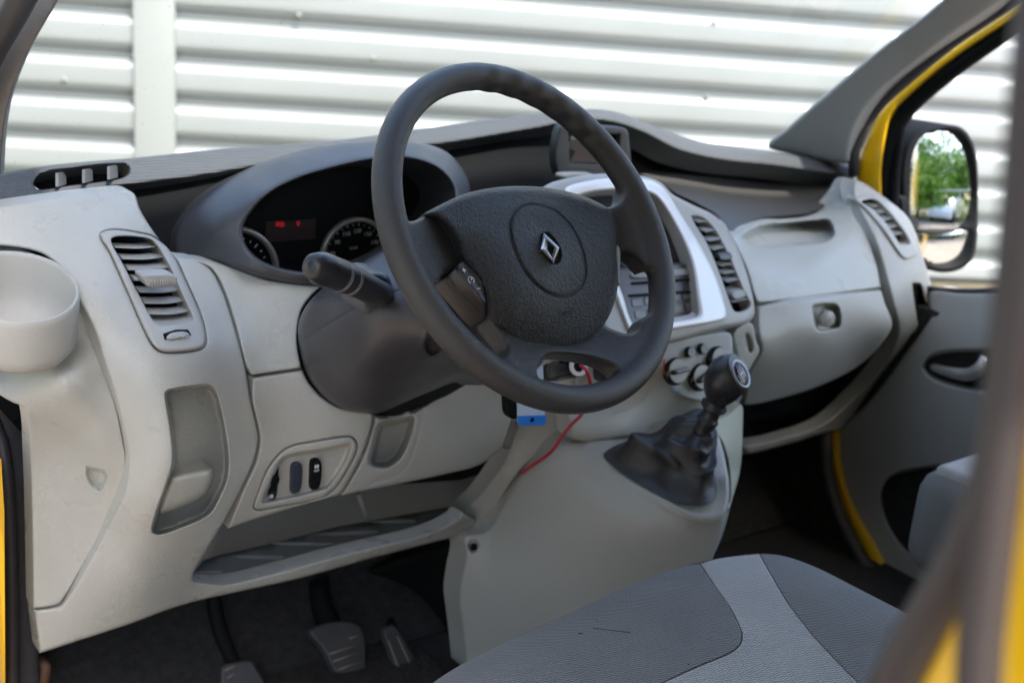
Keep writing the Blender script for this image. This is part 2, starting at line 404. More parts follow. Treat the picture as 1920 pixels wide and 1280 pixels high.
V, Fc = box_geo(wall_rel(c), (s1-s0-.004, .05, 2.94), Rw); bevel_obj(mesh('cover_strip', V, Fc, pm, hall, False), .008)
fx = []
for px_, py_ in ((1338, 42), (1325, 183), (560, 30), (700, 110), (120, 150)):
    r_ = ray(px_, py_); tt = ((PW-CP)[:2] @ WNn[:2])/(r_[:2] @ WNn[:2]); fx.append(lathe_geo([(0, .012), (.010, .010), (.012, .0), (.014, -.01)], WNn, wall_rel(CP+r_*tt), 12))
geo('fixing', fx, mat('fixing_grey', (.25, .25, .24), .5), hall)
c2 = PW+WD*1.5-WNn*.25; c2[2] = 1.48
V, Fc = box_geo(wall_rel(c2), (21, .4, 2.96), Rw); mesh('wall_core', V, Fc, pm, hall, False)

#SECTION van
# ------------------------------------------------------------------ the van
van = empty('van', (0, 0, 0), 'yellow van seen into its grey cab through the open driver side', 'van')

# --- dashboard depth field: forward distance Y of the moulded light-grey skin
SKIN = TPS([(-60, 390, .46), (0, 390, .455), (120, 372, .45), (240, 365, .45), (190, 440, .385), (300, 440, .42), (250, 400, .42), (170, 560, .32), (200, 640, .29), (390, 640, .295), (300, 655, .27),
 (240, 700, .268), (310, 780, .245), (315, 860, .24), (300, 940, .265), (235, 830, .285), (270, 1100, .35), (440, 800, .29), (470, 700, .31), (484, 830, .31), (400, 1000, .325), (370, 1090, .385), (240, 860, .29), (200, 1000, .345),
 (118, 1128, .395), (63, 1140, .41), (75, 1222, .42), (350, 1130, .405), (560, 1085, .415), (860, 1000, .42), (640, 1045, .405),
 (400, 500, .40), (430, 600, .345), (560, 600, .33), (520, 540, .36), (570, 690, .30), (690, 780, .275), (440, 985, .34), (640, 930, .315), (580, 850, .30),
 (740, 790, .28), (880, 800, .30), (880, 878, .325), (960, 780, .31), (870, 960, .40), (940, 900, .375), (1000, 700, .31), (1130, 720, .285), (1240, 780, .25), (1330, 740, .235), (1380, 640, .25),
 (1230, 660, .24), (1075, 825, .25), (1180, 815, .23), (1320, 400, .39), (1420, 480, .34), (1600, 395, .42), (1420, 565, .275), (1650, 540, .29), (1545, 595, .245), (1420, 650, .25), (1560, 628, .25),
 (1672, 600, .27), (1400, 755, .34), (1540, 725, .355), (1610, 690, .36), (1700, 420, .33), (1740, 500, .31), (1755, 590, .30), (1600, 335, .45), (1680, 700, .35), (1560, 840, .42), (1400, 850, .42)])

# hidden carrier behind all panels so that every gap is dark and solid
panel('dashboard_core', [(-60, 400), (0, 385), (250, 352), (520, 305), (820, 272), (1000, 245), (1090, 228), (1160, 232), (1280, 282), (1600, 334), (1640, 400), (1720, 560), (1650, 720), (1540, 770),
  (1400, 790), (1250, 800), (1000, 860), (860, 900), (640, 915), (440, 965), (300, 960), (120, 900), (-60, 700)],
  TPS([(0, 400, .53), (250, 352, .56), (800, 280, .62), (1100, 235, .64), (1300, 330, .68), (1500, 350, .67), (1590, 345, .60), (1600, 400, .52), (1720, 560, .45), (1540, 770, .48), (1250, 800, .44), (860, 900, .44), (440, 965, .42), (0, 700, .50), (600, 600, .47), (1300, 600, .42), (400, 700, .42)]),
  BLACK, van, fillet=0, thick=.02, step=14, grid=26)

# windscreen cowl band with woven grain, and dash top running forward to the glass
btop = [(-80, 335), (0, 325), (100, 309), (250, 296), (400, 281), (640, 262), (800, 240), (1000, 214), (1090, 205), (1150, 209), (1215, 232), (1300, 262), (1400, 278), (1500, 291), (1590, 308), (1617, 322)]
bbot = [(1600, 331), (1450, 312), (1350, 301), (1270, 282), (1210, 252), (1150, 231), (1090, 227), (1000, 243), (820, 272), (640, 288), (520, 306), (380, 330), (240, 348), (80, 370), (0, 382), (-80, 395)]
bandY = TPS([(-80, 330, .53), (0, 325, .545), (0, 382, .505), (250, 296, .575), (250, 348, .53), (640, 262, .61), (640, 288, .585), (1000, 214, .61), (1000, 243, .58), (1090, 205, .60), (1090, 227, .57), (1300, 262, .60), (1270, 282, .57), (1590, 308, .56), (1600, 331, .53)])
bandhole = [(62, 343), (77, 325), (141, 314), (228, 306), (241, 311), (243, 325), (222, 336), (134, 348), (77, 356), (65, 352)]
cowl = panel('windscreen_cowl', [p if i not in (0,) else (*p, 1) for i, p in enumerate(btop)]+bbot[:-1]+[(*bbot[-1], 1)], bandY, BAND, van, fillet=7, fdepth=.012, thick=.05, step=6, holes=[bandhole], hfillet=3, hfdepth=.003, hole_thick=.03, ext=(0, .8, -.6))
cv = []
for p in (104, 154, 201):
    yt = lambda x: 325-(x-77)*.126; yb = lambda x: 356-(x-77)*.138
    tp = [YF.P(p, yb(p)-2, .520), YF.P(p, yt(p)+3, .548), YF.P(p+14, yt(p+14)+2, .575), YF.P(p+15, yb(p+15)-4, .555)]
    d = np.array([.0035, 0, 0]); cv.append((np.array(tp+[x+d for x in tp]), [(0, 1, 2, 3), (7, 6, 5, 4), (0, 4, 5, 1), (1, 5, 6, 2), (2, 6, 7, 3), (3, 7, 4, 0)]))
geo('vent_rib', cv, mat('vent_rib_grey', (.075, .078, .08), .55), cowl, smooth=False)
panel('vent_throat', [(58, 343), (77, 322), (141, 311), (228, 303), (245, 310), (247, 326), (222, 339), (134, 351), (77, 359)], TPS([(58, 343, .575), (77, 322, .585), (245, 310, .60), (222, 339, .59), (77, 359, .57)]), BLACK, cowl, fillet=0, thick=.005, step=20)
tp = smooth_open([(*p, bandY(np.array(p[0]), np.array(p[1]))) for p in btop], 12)
VV = []; n = len(tp)
for k, dy in enumerate((.012, .06, .2, .42)):
    for q in tp:
        P = YF.P(q[0], q[1]+2, q[2]+.012); u = (P[0]/.8)
        VV.append((P[0]*(1-.02*k), P[1]+dy-.012+(.10*(1-u*u) if k == 3 else 0), P[2]-.004-dy*.28))
mesh('dashboard_top', VV, [(k*n+i, k*n+i+1, (k+1)*n+i+1, (k+1)*n+i) for k in range(3) for i in range(n-1)], DARK, van)

# --- left end of the dashboard
pock = Recess([(308, 738), (316, 729), (390, 720), (404, 730), (418, 775), (430, 850), (428, 895), (412, 935), (396, 962), (370, 978), (300, 1003), (284, 997), (288, 970), (312, 900), (322, 862), (317, 800)], .085, 9, 4)
endp = [(-60, 398, 1), (0, 386), (80, 374), (160, 364), (236, 357), (252, 364), (262, 392), (285, 430), (310, 462), (335, 482), (368, 487), (395, 505), (418, 548), (440, 615), (460, 690), (470, 750), (484, 815), (478, 858), (452, 915), (415, 985), (385, 1035),
        (362, 1075), (362, 1090, 1), (420, 1095), (500, 1078), (640, 1040), (790, 1003), (850, 978), (868, 962, 1), (912, 985, 1), (905, 993), (865, 1003), (700, 1045), (560, 1084), (350, 1131), (240, 1170), (130, 1206), (74, 1224, 1), (64, 1143, 1), (100, 1139), (118, 1132), (160, 1064), (206, 978), (234, 918), (240, 858), (236, 832), (222, 762), (202, 700), (177, 620), (146, 560), (120, 510), (70, 472), (-60, 455, 1)]
ventL_hole = [(189, 436), (215, 430), (262, 436), (290, 444), (322, 470), (352, 530), (378, 590), (388, 630), (385, 650), (368, 658), (310, 662), (292, 655), (275, 630), (235, 540), (203, 470), (188, 447)]
dl = panel('dashboard_end', endp, SKIN, LIGHT, van, fillet=6, fdepth=.006, thick=.03, step=6, feats=[pock], holes=[ventL_hole], hfillet=4, hfdepth=.003)
# the strut between the pockets of the end
panel('pocket_bar', [(314, 903), (322, 890), (370, 880), (396, 878), (402, 886), (398, 905), (386, 926), (345, 948), (302, 962), (300, 945)], TPS([(320, 900, .285), (398, 885, .290), (392, 920, .305), (305, 965, .31), (350, 915, .285)]), LIGHT, dl, fillet=14, fdepth=.028, thick=.04, step=4)

# side vent
def vent(name, frame_outline, hole, skin, off, slats, knobs, wheelq, M, parent, dark_off=.05, fr=7):
    v = panel(name, frame_outline, lambda x, y: skin(x, y)-off, M, parent, fillet=fr, fdepth=.006, thick=.03, step=4, holes=[hole], hfillet=3, hfdepth=.003, hole_thick=.045)
    hp = np.array([h[:2] for h in hole]); cx, cy = hp.mean(0)
    panel('vent_duct', [(cx+(x-cx)*1.15, cy+(y-cy)*1.1) for x, y in hp], lambda x, y: skin(x, y)+dark_off, BLACK, v, fillet=0, thick=.004, step=10)
    for (x0, y0, x1, y1, h) in slats:
        a = [YF.P(x0, y0, skin(np.array(x0), np.array(y0))+.004), YF.P(x1, y1, skin(np.array(x1), np.array(y1))+.004)]
        mid = (a[0]+a[1])/2+np.array([0, -.006, 0])
        pts = smooth_open([a[0], mid, a[1]], .004)
        Vs = []; Fs = []
        th = h*np.linalg.norm(mid-CP)/F*.5
        for p in pts:
            for (dy, dz) in ((0, -th*.5), (.0005, th*.1), (.018, th*.6), (.020, th*.2), (.004, -th*.9)): Vs.append(p+np.array([0, dy, dz]))
        for i in range(len(pts)-1):
            for j in range(5): k = (j+1) % 5; Fs.append((i*5+j, i*5+k, (i+1)*5+k, (i+1)*5+j))
        geo('slat', (np.array(Vs), Fs), M, v, sharp=50)
    return v
slL = [(216, 463, 291, 462, 5), (230, 484, 305, 481, 7), (241, 504, 318, 500, 9), (252, 524, 330, 520, 9), (262, 546, 338, 542, 9), (271, 567, 347, 562, 9), (279, 587, 356, 582, 9)]
holeL = [(208, 450), (222, 443), (272, 446), (290, 455), (318, 500), (345, 560), (362, 596), (360, 603), (300, 610), (287, 600), (262, 555), (228, 490)]
vL = vent('air_vent', [(x+(cxy[0]), y+(cxy[1])) for (x, y), cxy in [((px, py), (0, 0)) for px, py in [(191, 437), (215, 432), (262, 438), (290, 446), (320, 472), (350, 532), (376, 592), (386, 630), (383, 648), (367, 656), (311, 660), (294, 653), (277, 629), (237, 540), (205, 470), (190, 447)]]],
          holeL, SKIN, .006, slL, None, None, LIGHT2, van)
kn = []
def quadslab(name, pts, depthv, thick, M, parent, fil=2.5, fd=.002, frame=YF, **k): return panel(name, pts, depthv, M, parent, frame=frame, fillet=fil, fdepth=fd, thick=thick, step=3, **k)
quadslab('vent_slider', [(268, 519), (275, 516), (322, 515), (331, 519), (331, 530), (325, 535), (282, 539), (275, 535)], .318, .025, LIGHT2, vL)
for i in range(10):
    x = 280+i*5; kn.append(pix_tube(YF, [(x, 525-.05*i, .3165), (x+1.5, 536-.4*i*.4, .3165)], r=.0009, step=.003, seg=6))
geo('slider_ridge', kn, LIGHT2, vL)
tw = quadslab('thumb_wheel', [(311, 634), (318, 625), (334, 621), (350, 622), (357, 629), (340, 634), (320, 638)], lambda x, y: SKIN(x, y)-.0095, .02, LIGHT2, vL, fil=5, fd=.004)
geo('wheel_ridge', [pix_tube(YF, [(317+i*5, 627-abs(i-3)*-.6, float(SKIN(np.array(317.+i*5), np.array(626.)))-.0098), (318+i*5, 634.5-i*.3, float(SKIN(np.array(317.+i*5), np.array(634.)))-.0098)], r=.0008, step=.004, seg=6) for i in range(8)], LIGHT2, vL)
panel('wheel_slot', [(306, 626), (330, 618), (353, 618), (359, 628), (340, 631), (309, 637)], lambda x, y: SKIN(x, y)-.0068, BLACK, vL, fillet=0, thick=.002, step=4)

# fuse cover with moulded cup holder arm
cov = [(-60, 470, 1), (0, 473), (60, 480), (104, 505), (140, 560), (172, 622), (198, 702), (218, 764), (232, 832), (236, 858), (230, 916), (202, 976), (156, 1060), (114, 1128), (100, 1135), (62, 1140, 1), (60, 1000), (56, 860), (48, 768), (20, 752), (-60, 705, 1)]
covY = TPS([(-60, 480, .42), (60, 480, .40), (0, 560, .42), (-60, 620, .42), (0, 630, .415), (60, 600, .415), (90, 550, .41), (100, 640, .395), (-60, 700, .36), (40, 705, .345), (48, 768, .335), (100, 760, .31), (150, 780, .30), (185, 830, .305), (140, 840, .345), (100, 815, .35), (60, 800, .36), (172, 622, .345), (140, 560, .36), (198, 702, .31), (232, 832, .298), (150, 700, .29), (110, 700, .285),
            (236, 858, .30), (60, 860, .385), (120, 900, .372), (180, 920, .35), (156, 1060, .385), (62, 1140, .41), (60, 1000, .40), (114, 1128, .40), (225, 900, .32)])
fc = panel('fuse_cover', cov, covY, LIGHT, van, fillet=4, fdepth=.0045, thick=.03, step=6,
           feats=[Recess([(161, 871, 1), (198, 880, 1), (203, 893), (198, 910), (186, 922), (170, 912), (160, 890)], .012, 9, 3)])
geo('finger_slot', pix_tube(YF, [(162, 872, .364), (180, 876, .360), (198, 881, .354)], r=.0016, step=.004, seg=8), BLACK, fc)
# cup holder: ring (lathe-like loft between rim ellipse and base ellipse)
def ell(cx, cy, rx, ry, rot, n=48):
    s = np.linspace(0, 2*pi, n, endpoint=False); x = rx*np.cos(s); y = ry*np.sin(s); a = radians(rot)
    return np.stack([cx+x*cos(a)-y*sin(a), cy+x*sin(a)+y*cos(a)], 1)
def loft(name, rings, M, parent, cap_last=True, cap_first=False, sharp=None):
    n = len(rings[0]); V = np.vstack(rings); Fc = []
    for i in range(len(rings)-1):
        for j in range(n): k = (j+1) % n; Fc.append((i*n+j, i*n+k, (i+1)*n+k, (i+1)*n+j))
    if cap_last: Fc.append(tuple(range((len(rings)-1)*n, len(rings)*n)))
    if cap_first: Fc.append(tuple(range(n))[::-1])
    o = mesh(name, V, Fc, M, parent, True, sharp); bm = bmesh.new(); bm.from_mesh(o.data); bmesh.ops.recalc_face_normals(bm, faces=bm.faces); bm.to_mesh(o.data); bm.free(); return o
CZ = Frame((0, 0, -1))
def cup_ring(cx, cy, rx, ry, rot, z): e = ell(cx, cy, rx, ry, rot); return ZF.P(e[:, 0], e[:, 1], np.full(len(e), -z))
zc = 1.100; cc = YF.P(30, 538, .325); zc = cc[2]
def hring(r, dz, k=1.0, dy=0): s = np.linspace(0, 2*pi, 48, endpoint=False); return np.stack([cc[0]+r*np.cos(s), cc[1]+dy+r*k*np.sin(s), np.full(48, zc+dz)+.36*(r*k*np.sin(s))*1.0], 1)
rc = .063
loft('cup_holder', [hring(rc*.60, -.068), hring(rc*.82, -.060), hring(rc*.91, -.052), hring(rc*.955, -.042), hring(rc*.97, -.022), hring(rc, -.006), hring(rc*.99, .001), hring(rc*.975, .002), hring(rc*.94, .001), hring(rc*.925, -.003), hring(rc*.89, -.03), hring(rc*.86, -.044), hring(rc*.78, -.056), hring(rc*.60, -.062), hring(rc*.4, -.063), hring(rc*.05, -.063)], LIGHT2, van)

# --- panels left and below the column
colcut = [(600, 541), (578, 560), (562, 590), (557, 640), (566, 688)]
pA = [(368, 489), (400, 492), (455, 508), (500, 524), (560, 533), (602, 536, 1)]+colcut[1:4]+[(565, 690, 1), (472, 703, 1), (463, 688), (443, 612), (421, 545), (399, 506)]
panel('upper_knee_panel', pA, lambda x, y: SKIN(x, y)-.001, LIGHT, van, fillet=4, fdepth=.0045, thick=.03, step=6)
sw_hole = [(475, 951), (490, 905), (505, 872), (537, 839), (590, 826), (655, 817), (668, 826), (670, 842), (655, 876), (630, 914), (604, 934), (520, 951), (485, 957)]
pB = [(473, 708, 1), (567, 693, 1), (580, 718), (605, 745), (640, 764), (680, 771), (697, 773), (698, 790), (690, 820), (675, 860), (638, 927, 1), (560, 948), (480, 972), (428, 990, 1), (456, 920), (481, 862), (487, 818), (473, 750)]
kp = panel('lower_knee_panel', pB, lambda x, y: SKIN(x, y)-.001, LIGHT2, van, fillet=5, fdepth=.006, thick=.03, step=6, holes=[sw_hole], hfillet=3, hfdepth=.003)
swr = Recess([(490, 942), (503, 905), (524, 860), (545, 849), (600, 840), (655, 829), (662, 832), (648, 872), (618, 914), (600, 922), (537, 937)], .018, 9, 4)
sw = panel('switch_panel', [(477, 950), (492, 905), (507, 873), (538, 841), (590, 828), (655, 819), (666, 827), (668, 842), (653, 875), (629, 912), (603, 932), (520, 949), (486, 955)], lambda x, y: SKIN(x, y)-.003, LIGHT2, van, fillet=4, fdepth=.004, thick=.03, step=4, feats=[swr])
swY = lambda d: (lambda x, y: SKIN(x, y)-.003+d)
quadslab('blank_button', [(549, 871), (564, 869), (566, 900), (561, 921), (547, 924), (546, 900)], swY(.010), .012, mat('blank_blue', (.028, .034, .055), .5), sw, fil=3, fd=.003)
bb = quadslab('rocker_button', [(586, 864), (600, 862), (603, 884), (598, 914), (584, 917), (583, 890)], swY(.009), .012, BLACK, sw, fil=3, fd=.003)
P0 = YF.P(594, 874, float(SKIN(np.array(594.), np.array(874.)))+.0045)
geo('button_print', [box_geo(P0+np.array([dx, 0, 0]), (.0022, .0006, .0045)) for dx in (-.0016, .0016)]+[text_geo('OFF', .0042, P0+np.array([0, 0, -.006]), (1, 0, 0), (0, 0, 1))], WHITEP, sw, smooth=False)
quadslab('dimmer_slot', [(517, 866, 1), (522, 870), (521, 900), (518, 930), (508, 938), (503, 930), (504, 902), (510, 885)], swY(.013), .01, GLOSS, sw, fil=1.5, fd=.001)
quadslab('dimmer_wheel', [(509, 893), (520, 890), (524, 895), (523, 904), (518, 910), (508, 908)], swY(.005), .012, BLACK, sw, fil=3, fd=.003)
P0 = YF.P(509, 930, float(SKIN(np.array(509.), np.array(930.)))+.006)
geo('lamp_print', [lathe_geo([(.0022, 0), (.0030, 0), (.0030, .0004), (.0022, .0004)], (0, -1, 0), P0, 16)]+[box_geo(P0+np.array([-.0042, 0, z]), (.002, .0005, .0006)) for z in (-.0015, 0, .0015)], GREYP, sw, smooth=False)

scoop = Recess([(704, 800), (712, 788), (740, 782), (775, 775), (780, 785), (772, 820), (755, 858), (728, 878), (700, 878), (688, 868), (694, 835)], .060, 15, 4)
pC = [(700, 778, 1), (720, 784), (752, 782), (790, 765), (830, 738), (870, 712), (900, 690), (1010, 690), (1010, 740), (976, 760), (966, 792), (940, 838), (905, 868), (880, 878, 1), (790, 898), (700, 916), (641, 928, 1), (678, 862), (694, 820), (702, 790)]
panel('centre_knee_panel', pC, lambda x, y: SKIN(x, y)+.002, LIGHT2, van, fillet=5, fdepth=.006, thick=.03, step=6, feats=[scoop, Groove([(796, 765), (780, 830), (765, 870), (742, 893), (700, 905)], .002, 2.2)])

# shelf under the panels
sh = TPS([(430, 985, .55), (700, 920, .57), (880, 870, .50), (600, 985, .60), (850, 950, .52), (400, 1040, .50), (370, 1085, .47), (700, 985, .60)])
panel('shelf_back', [(362, 1090), (400, 990), (440, 940), (700, 880), (900, 850), (960, 830), (940, 930), (870, 1010), (600, 1060)], TPS([(362, 1090, .56), (440, 940, .60), (700, 900, .62), (900, 850, .52), (940, 930, .50), (870, 1010, .60), (600, 1060, .62)]), MIDG, van, fillet=0, thick=.01, step=16)
flo = [(355, 1086), (420, 1098), (640, 1045), (850, 985), (870, 960), (840, 950), (640, 985), (500, 1020), (410, 1040), (380, 1050)]
fl = Frame((0, 0, -1))
ribs = [Groove([(640+i*105-300+0, 1052-26*i+0), (560+i*105-380, 1048-26*i)], -.004, 4) for i in range(0)]
ribl = []
for (x0, y0, x1, y1) in [(415, 1072, 360, 1073), (528, 1045, 430, 1042), (620, 1020, 500, 1018), (705, 997, 580, 1002), (775, 977, 690, 978)]:
    ribl.append(pix_tube(fl, [(x1, y1, -.661, .002), ((x0+x1)/2, (y0+y1)/2, -.663, .004), (x0, y0, -.663, .004), (x0+5, y0, -.662, .002)], step=.01, seg=8))
shelf = panel('shelf', flo, const(-.662), MIDG, van, frame=fl, fillet=0, thick=.01, step=10)
geo('shelf_rib', ribl, MIDG, shelf)
pDn = [(868, 958), (900, 925), (930, 885), (950, 850), (968, 800), (985, 765), (1070, 760), (1064, 785), (1030, 835), (978, 880), (940, 935), (914, 986, 1), (880, 975)]
panel('column_side_panel', pDn, TPS([(868, 958, .44), (915, 985, .405), (950, 850, .37), (985, 765, .34), (1070, 760, .315), (978, 880, .345), (900, 925, .41), (1030, 835, .325), (960, 880, .345)]), LIGHT2, van, fillet=5, fdepth=.006, thick=.03, step=6)
geo('shelf_divider', [pix_tube(YF, [(672, 925, .47), (690, 975, .47)], r=.004, step=.02, seg=8)], MIDG, shelf)

# --- centre console: face panel behind the wheel
pD = [(900, 640), (1000, 640), (1130, 640), (1240, 628), (1395, 600), (1412, 640), (1395, 690), (1392, 740), (1380, 762), (1330, 790), (1240, 812), (1180, 818), (1076, 824), (1062, 780), (1010, 735), (900, 700)]
cf = panel('console_face', pD, lambda x, y: SKIN(x, y)+.004, LIGHT2, van, fillet=8, fdepth=.01, thick=.03, step=8,
  feats=[Groove([(1080, 690), (1085, 670), (1100, 660), (1170, 655), (1230, 660)], .002, 2.5), Groove([(1080, 690), (1076, 760)], .002, 2.5), Groove([(1215, 720), (1205, 745), (1180, 762), (1150, 770)], .002, 2.5),
         Groove([(1118, 715), (1118, 690), (1126, 680), (1150, 676), (1162, 682)], .002, 2.5)])
quadslab('face_button', [(1130, 692), (1142, 690), (1146, 705), (1140, 720), (1130, 718)], .262, .02, DARK, cf)
# climate control plate
cpl = [(1248, 640), (1300, 630), (1352, 622), (1370, 626), (1374, 660), (1378, 700), (1372, 735), (1345, 752), (1310, 752), (1275, 740), (1252, 718), (1240, 690), (1240, 660)]
CLY = TPS([(1248, 640, .232), (1370, 626, .232), (1374, 735, .222), (1252, 718, .232), (1310, 752, .222)])
cl = panel('climate_panel', cpl, CLY, mat('climate_plate', (.46, .49, .49), .4, rvar=.05), van, fillet=5, fdepth=.004, thick=.02, step=5)
def knob(name, px, py, r, dpt, parent, bar=0):
    O = YF.P(px, py, float(CLY(np.array(float(px)), np.array(float(py))))-.001); axk = np.array([-.05, -.93, .30]); axk /= np.linalg.norm(axk)
    k = geo(name, lathe_geo([(r*1.08, 0), (r*1.08, dpt*.25), (r*1.0, dpt*.35), (r*.97, dpt*.8), (r*.88, dpt), (0, dpt)], axk, O, 28), GLOSS, parent, sharp=35)
    if bar is not None:
        a = radians(bar); ex = np.array([1, 0, 0])*cos(a)+np.array([0, .3, .93])*sin(a); ey = np.cross(axk, ex)
        V, Fc = box_geo(O+axk*(dpt+.004), (r*1.5, r*.34, .010), np.stack([ex, ey, axk], 1)); bevel_obj(mesh('knob_bar', V, Fc, GLOSS, k, False), .002)
        V, Fc = lathe_geo([(r*.86, 0), (r*.86, .0015), (0, .0015)], axk, O+axk*dpt, 24); geo('knob_face', (V, Fc), mat('knob_grey', (.30, .31, .30), .35), k, sharp=35)
    return k
knob('climate_knob', 1263, 695, .0205, .010, cl, 3); knob('climate_knob', 1309, 706, .0205, .010, cl, 22); knob('climate_knob', 1342, 672, .0190, .010, cl, 10)
knob('climate_button', 1290, 660, .0080, .009, cl, None); knob('climate_button', 1314, 654, .0080, .009, cl, None)
for (pts, colr, nm) in (([(1246, 672), (1244, 690), (1247, 712)], (.5, .08, .05), 'heat_scale'), ([(1258, 729), (1268, 733), (1280, 731)], (.15, .28, .5), 'cold_scale')):
    geo(nm, pix_tube(YF, [(x, y, .2285) for x, y in pts], r=.0012, step=.004, seg=6), mat(nm, colr, .5), cl)
# side slot panel right of the climate plate
sp = panel('console_side_switch', [(1376, 622), (1408, 606), (1418, 640), (1424, 656), (1412, 680), (1397, 702), (1388, 690), (1380, 655)], TPS([(1376, 622, .232), (1408, 606, .240), (1424, 656, .248), (1397, 702, .248)]), LIGHT2, van, fillet=4, fdepth=.004, thick=.03, step=5,
           feats=[Recess([(1393, 628), (1402, 622), (1410, 632), (1414, 652), (1408, 664), (1400, 660), (1395, 645)], .012, 8, 3)])

# --- radio surround
RP = TPS([(1050, 350, .345), (1110, 335, .345), (1240, 350, .350), (1362, 590, .225), (1190, 620, .205), (1150, 520, .25), (1300, 440, .30), (1300, 400, .345), (1412, 590, .245), (1340, 400, .365), (1405, 520, .29), (1250, 640, .215)])
pod = [(1018, 352), (1060, 335), (1120, 326), (1190, 328), (1235, 340), (1262, 365), (1300, 385), (1340, 405), (1372, 445), (1396, 500), (1412, 560), (1414, 590), (1400, 606), (1350, 618), (1262, 642), (1200, 650), (1150, 640), (1100, 560), (1040, 420), (1018, 380)]
ventC = [(1297, 404), (1318, 408), (1340, 430), (1362, 470), (1380, 510), (1396, 548), (1408, 572), (1400, 581), (1378, 584), (1368, 565), (1352, 520), (1325, 455), (1303, 420)]
scr_hole = [(1080, 372), (1105, 362), (1150, 357), (1205, 359), (1228, 368), (1250, 395), (1278, 445), (1298, 500), (1306, 560), (1309, 588), (1303, 594), (1250, 604), (1195, 612), (1183, 600), (1165, 545), (1130, 470), (1085, 395)]
rs = panel('console_pod', pod, RP, MIDG if False else mat('pod_grey_plastic', (.36, .355, .33), .42, bump=('noise', 500, .1, .0005), var=.03), van, fillet=9, fdepth=.014, thick=.06, step=6, ext=(0, .85, -.5), holes=[scr_hole, ventC], hfillet=3, hfdepth=.002, hole_thick=.05)
sil_o = [(1060, 352), (1110, 338), (1150, 334), (1200, 335), (1228, 342), (1248, 358), (1275, 400), (1310, 455), (1342, 520), (1360, 575), (1362, 594), (1352, 602), (1290, 614), (1200, 628), (1182, 622), (1168, 590), (1140, 520), (1100, 440), (1062, 370)]
panel('silver_frame', sil_o, lambda x, y: RP(x, y)-.006, SILV, rs, fillet=6, fdepth=.006, thick=.012, step=5, holes=[scr_hole], hfillet=9, hfdepth=.010, hole_thick=.03)
panel('display_screen', [(1060, 350), (1240, 350), (1310, 490), (1160, 510)], lambda x, y: RP(x, y)+.028, mat('screen_glass', (.03, .03, .036), .3, spec=.3), rs, fillet=0, thick=.005, step=16)
ry = lambda d: (lambda x, y: RP(x, y)+d)
rad = panel('radio', [(1150, 512), (1200, 505), (1296, 497), (1304, 540), (1309, 592), (1192, 612), (1170, 570)], ry(.016), mat('radio_face', (.075, .072, .074), .35, var=.05), van, fillet=3, fdepth=.003, thick=.02, step=5)
for (x, y, w_, h_, mm) in [(1185, 504, 120, 9, MIDG), (1180, 545, 130, 3, BLACK), (1185, 522, 115, 3, BLACK)]:
    quadslab('radio_slot', [(x, y+8), (x+w_, y), (x+w_+2, y+h_), (x+2, y+8+h_)], ry(.013), .01, mm, rad, fil=1, fd=.001)
for i in range(5):
    for j in range(2):
        x = 1183+i*24+j*6; y = 560+j*22-i*3.4
        quadslab('radio_button', [(x, y+1, 1), (x+19, y-2, 1), (x+22, y+14, 1), (x+3, y+16, 1)], ry(.0148), .01, mat('radio_button', (.14, .137, .135), .35), rad, fil=2, fd=.001)
# centre right vent
vc = panel('vent_duct', [(1290, 395), (1330, 400), (1415, 560), (1412, 590), (1370, 595)], ry(.035), BLACK, rs, fillet=0, thick=.005, step=10)
SLC = [(1308, 416, 1328, 414), (1322, 434, 1345, 431), (1330, 452, 1354, 447), (1338, 468, 1362, 463), (1352, 498, 1377, 494), (1357, 513, 1384, 509), (1363, 528, 1390, 523), (1374, 566, 1404, 560)]
def cslat(x0, y0, x1, y1, th=.0024, M=MIDG, par=rs, dpt=.003, fn=RP):
    a = YF.P(x0, y0, float(fn(np.array(float(x0)), np.array(float(y0))))+dpt); b_ = YF.P(x1, y1, float(fn(np.array(float(x1)), np.array(float(y1))))+dpt)
    V = []
    for p in (a, b_):
        for (dy, dz) in ((0, -th*.4), (0, th*.4), (.02, th*.9), (.02, th*.2)): V.append(p+np.array([0, dy, dz]))
    return geo('slat', (np.array(V), [(0, 1, 2, 3), (7, 6, 5, 4), (0, 4, 5, 1), (1, 5, 6, 2), (2, 6, 7, 3), (3, 7, 4, 0)]), M, par, smooth=False)
for s in SLC: cslat(*s)
quadslab('vent_slider', [(1348, 476), (1368, 473), (1373, 484), (1352, 487)], ry(-.004), .02, DARK, rs, fil=3, fd=.003)
quadslab('thumb_wheel', [(1372, 548), (1393, 543), (1398, 555), (1378, 562)], ry(-.002), .02, MIDG, rs, fil=4, fd=.005)

# small display pod on top of the dash and cavities
dp = panel('top_display', [(1048, 240), (1090, 236), (1170, 240), (1178, 250), (1174, 330), (1050, 332)], const(.50), mat('display_bezel', (.035, .037, .038), .5), van, fillet=5, fdepth=.005, thick=.012, step=6, holes=[[(1066, 250, 1), (1163, 252, 1), (1158, 312, 1), (1068, 306, 1)]], hfillet=2, hfdepth=.002, hole_thick=.012)
panel('display_glass', [(1060, 245), (1168, 248), (1164, 318), (1062, 312)], const(.511), GLOSS, dp, fillet=0, thick=.004, step=14)
panel('tray_lip', [(1058, 328), (1114, 327), (1115, 332), (1056, 334)], const(.44), LIGHT2, van, fillet=1, fdepth=.001, thick=.02, step=8)
0 and geo('display_strut', pix_tube(YF, [(1200, 275, .52), (1218, 333, .45)], r=.0030, step=.02, seg=8), DARK, van)

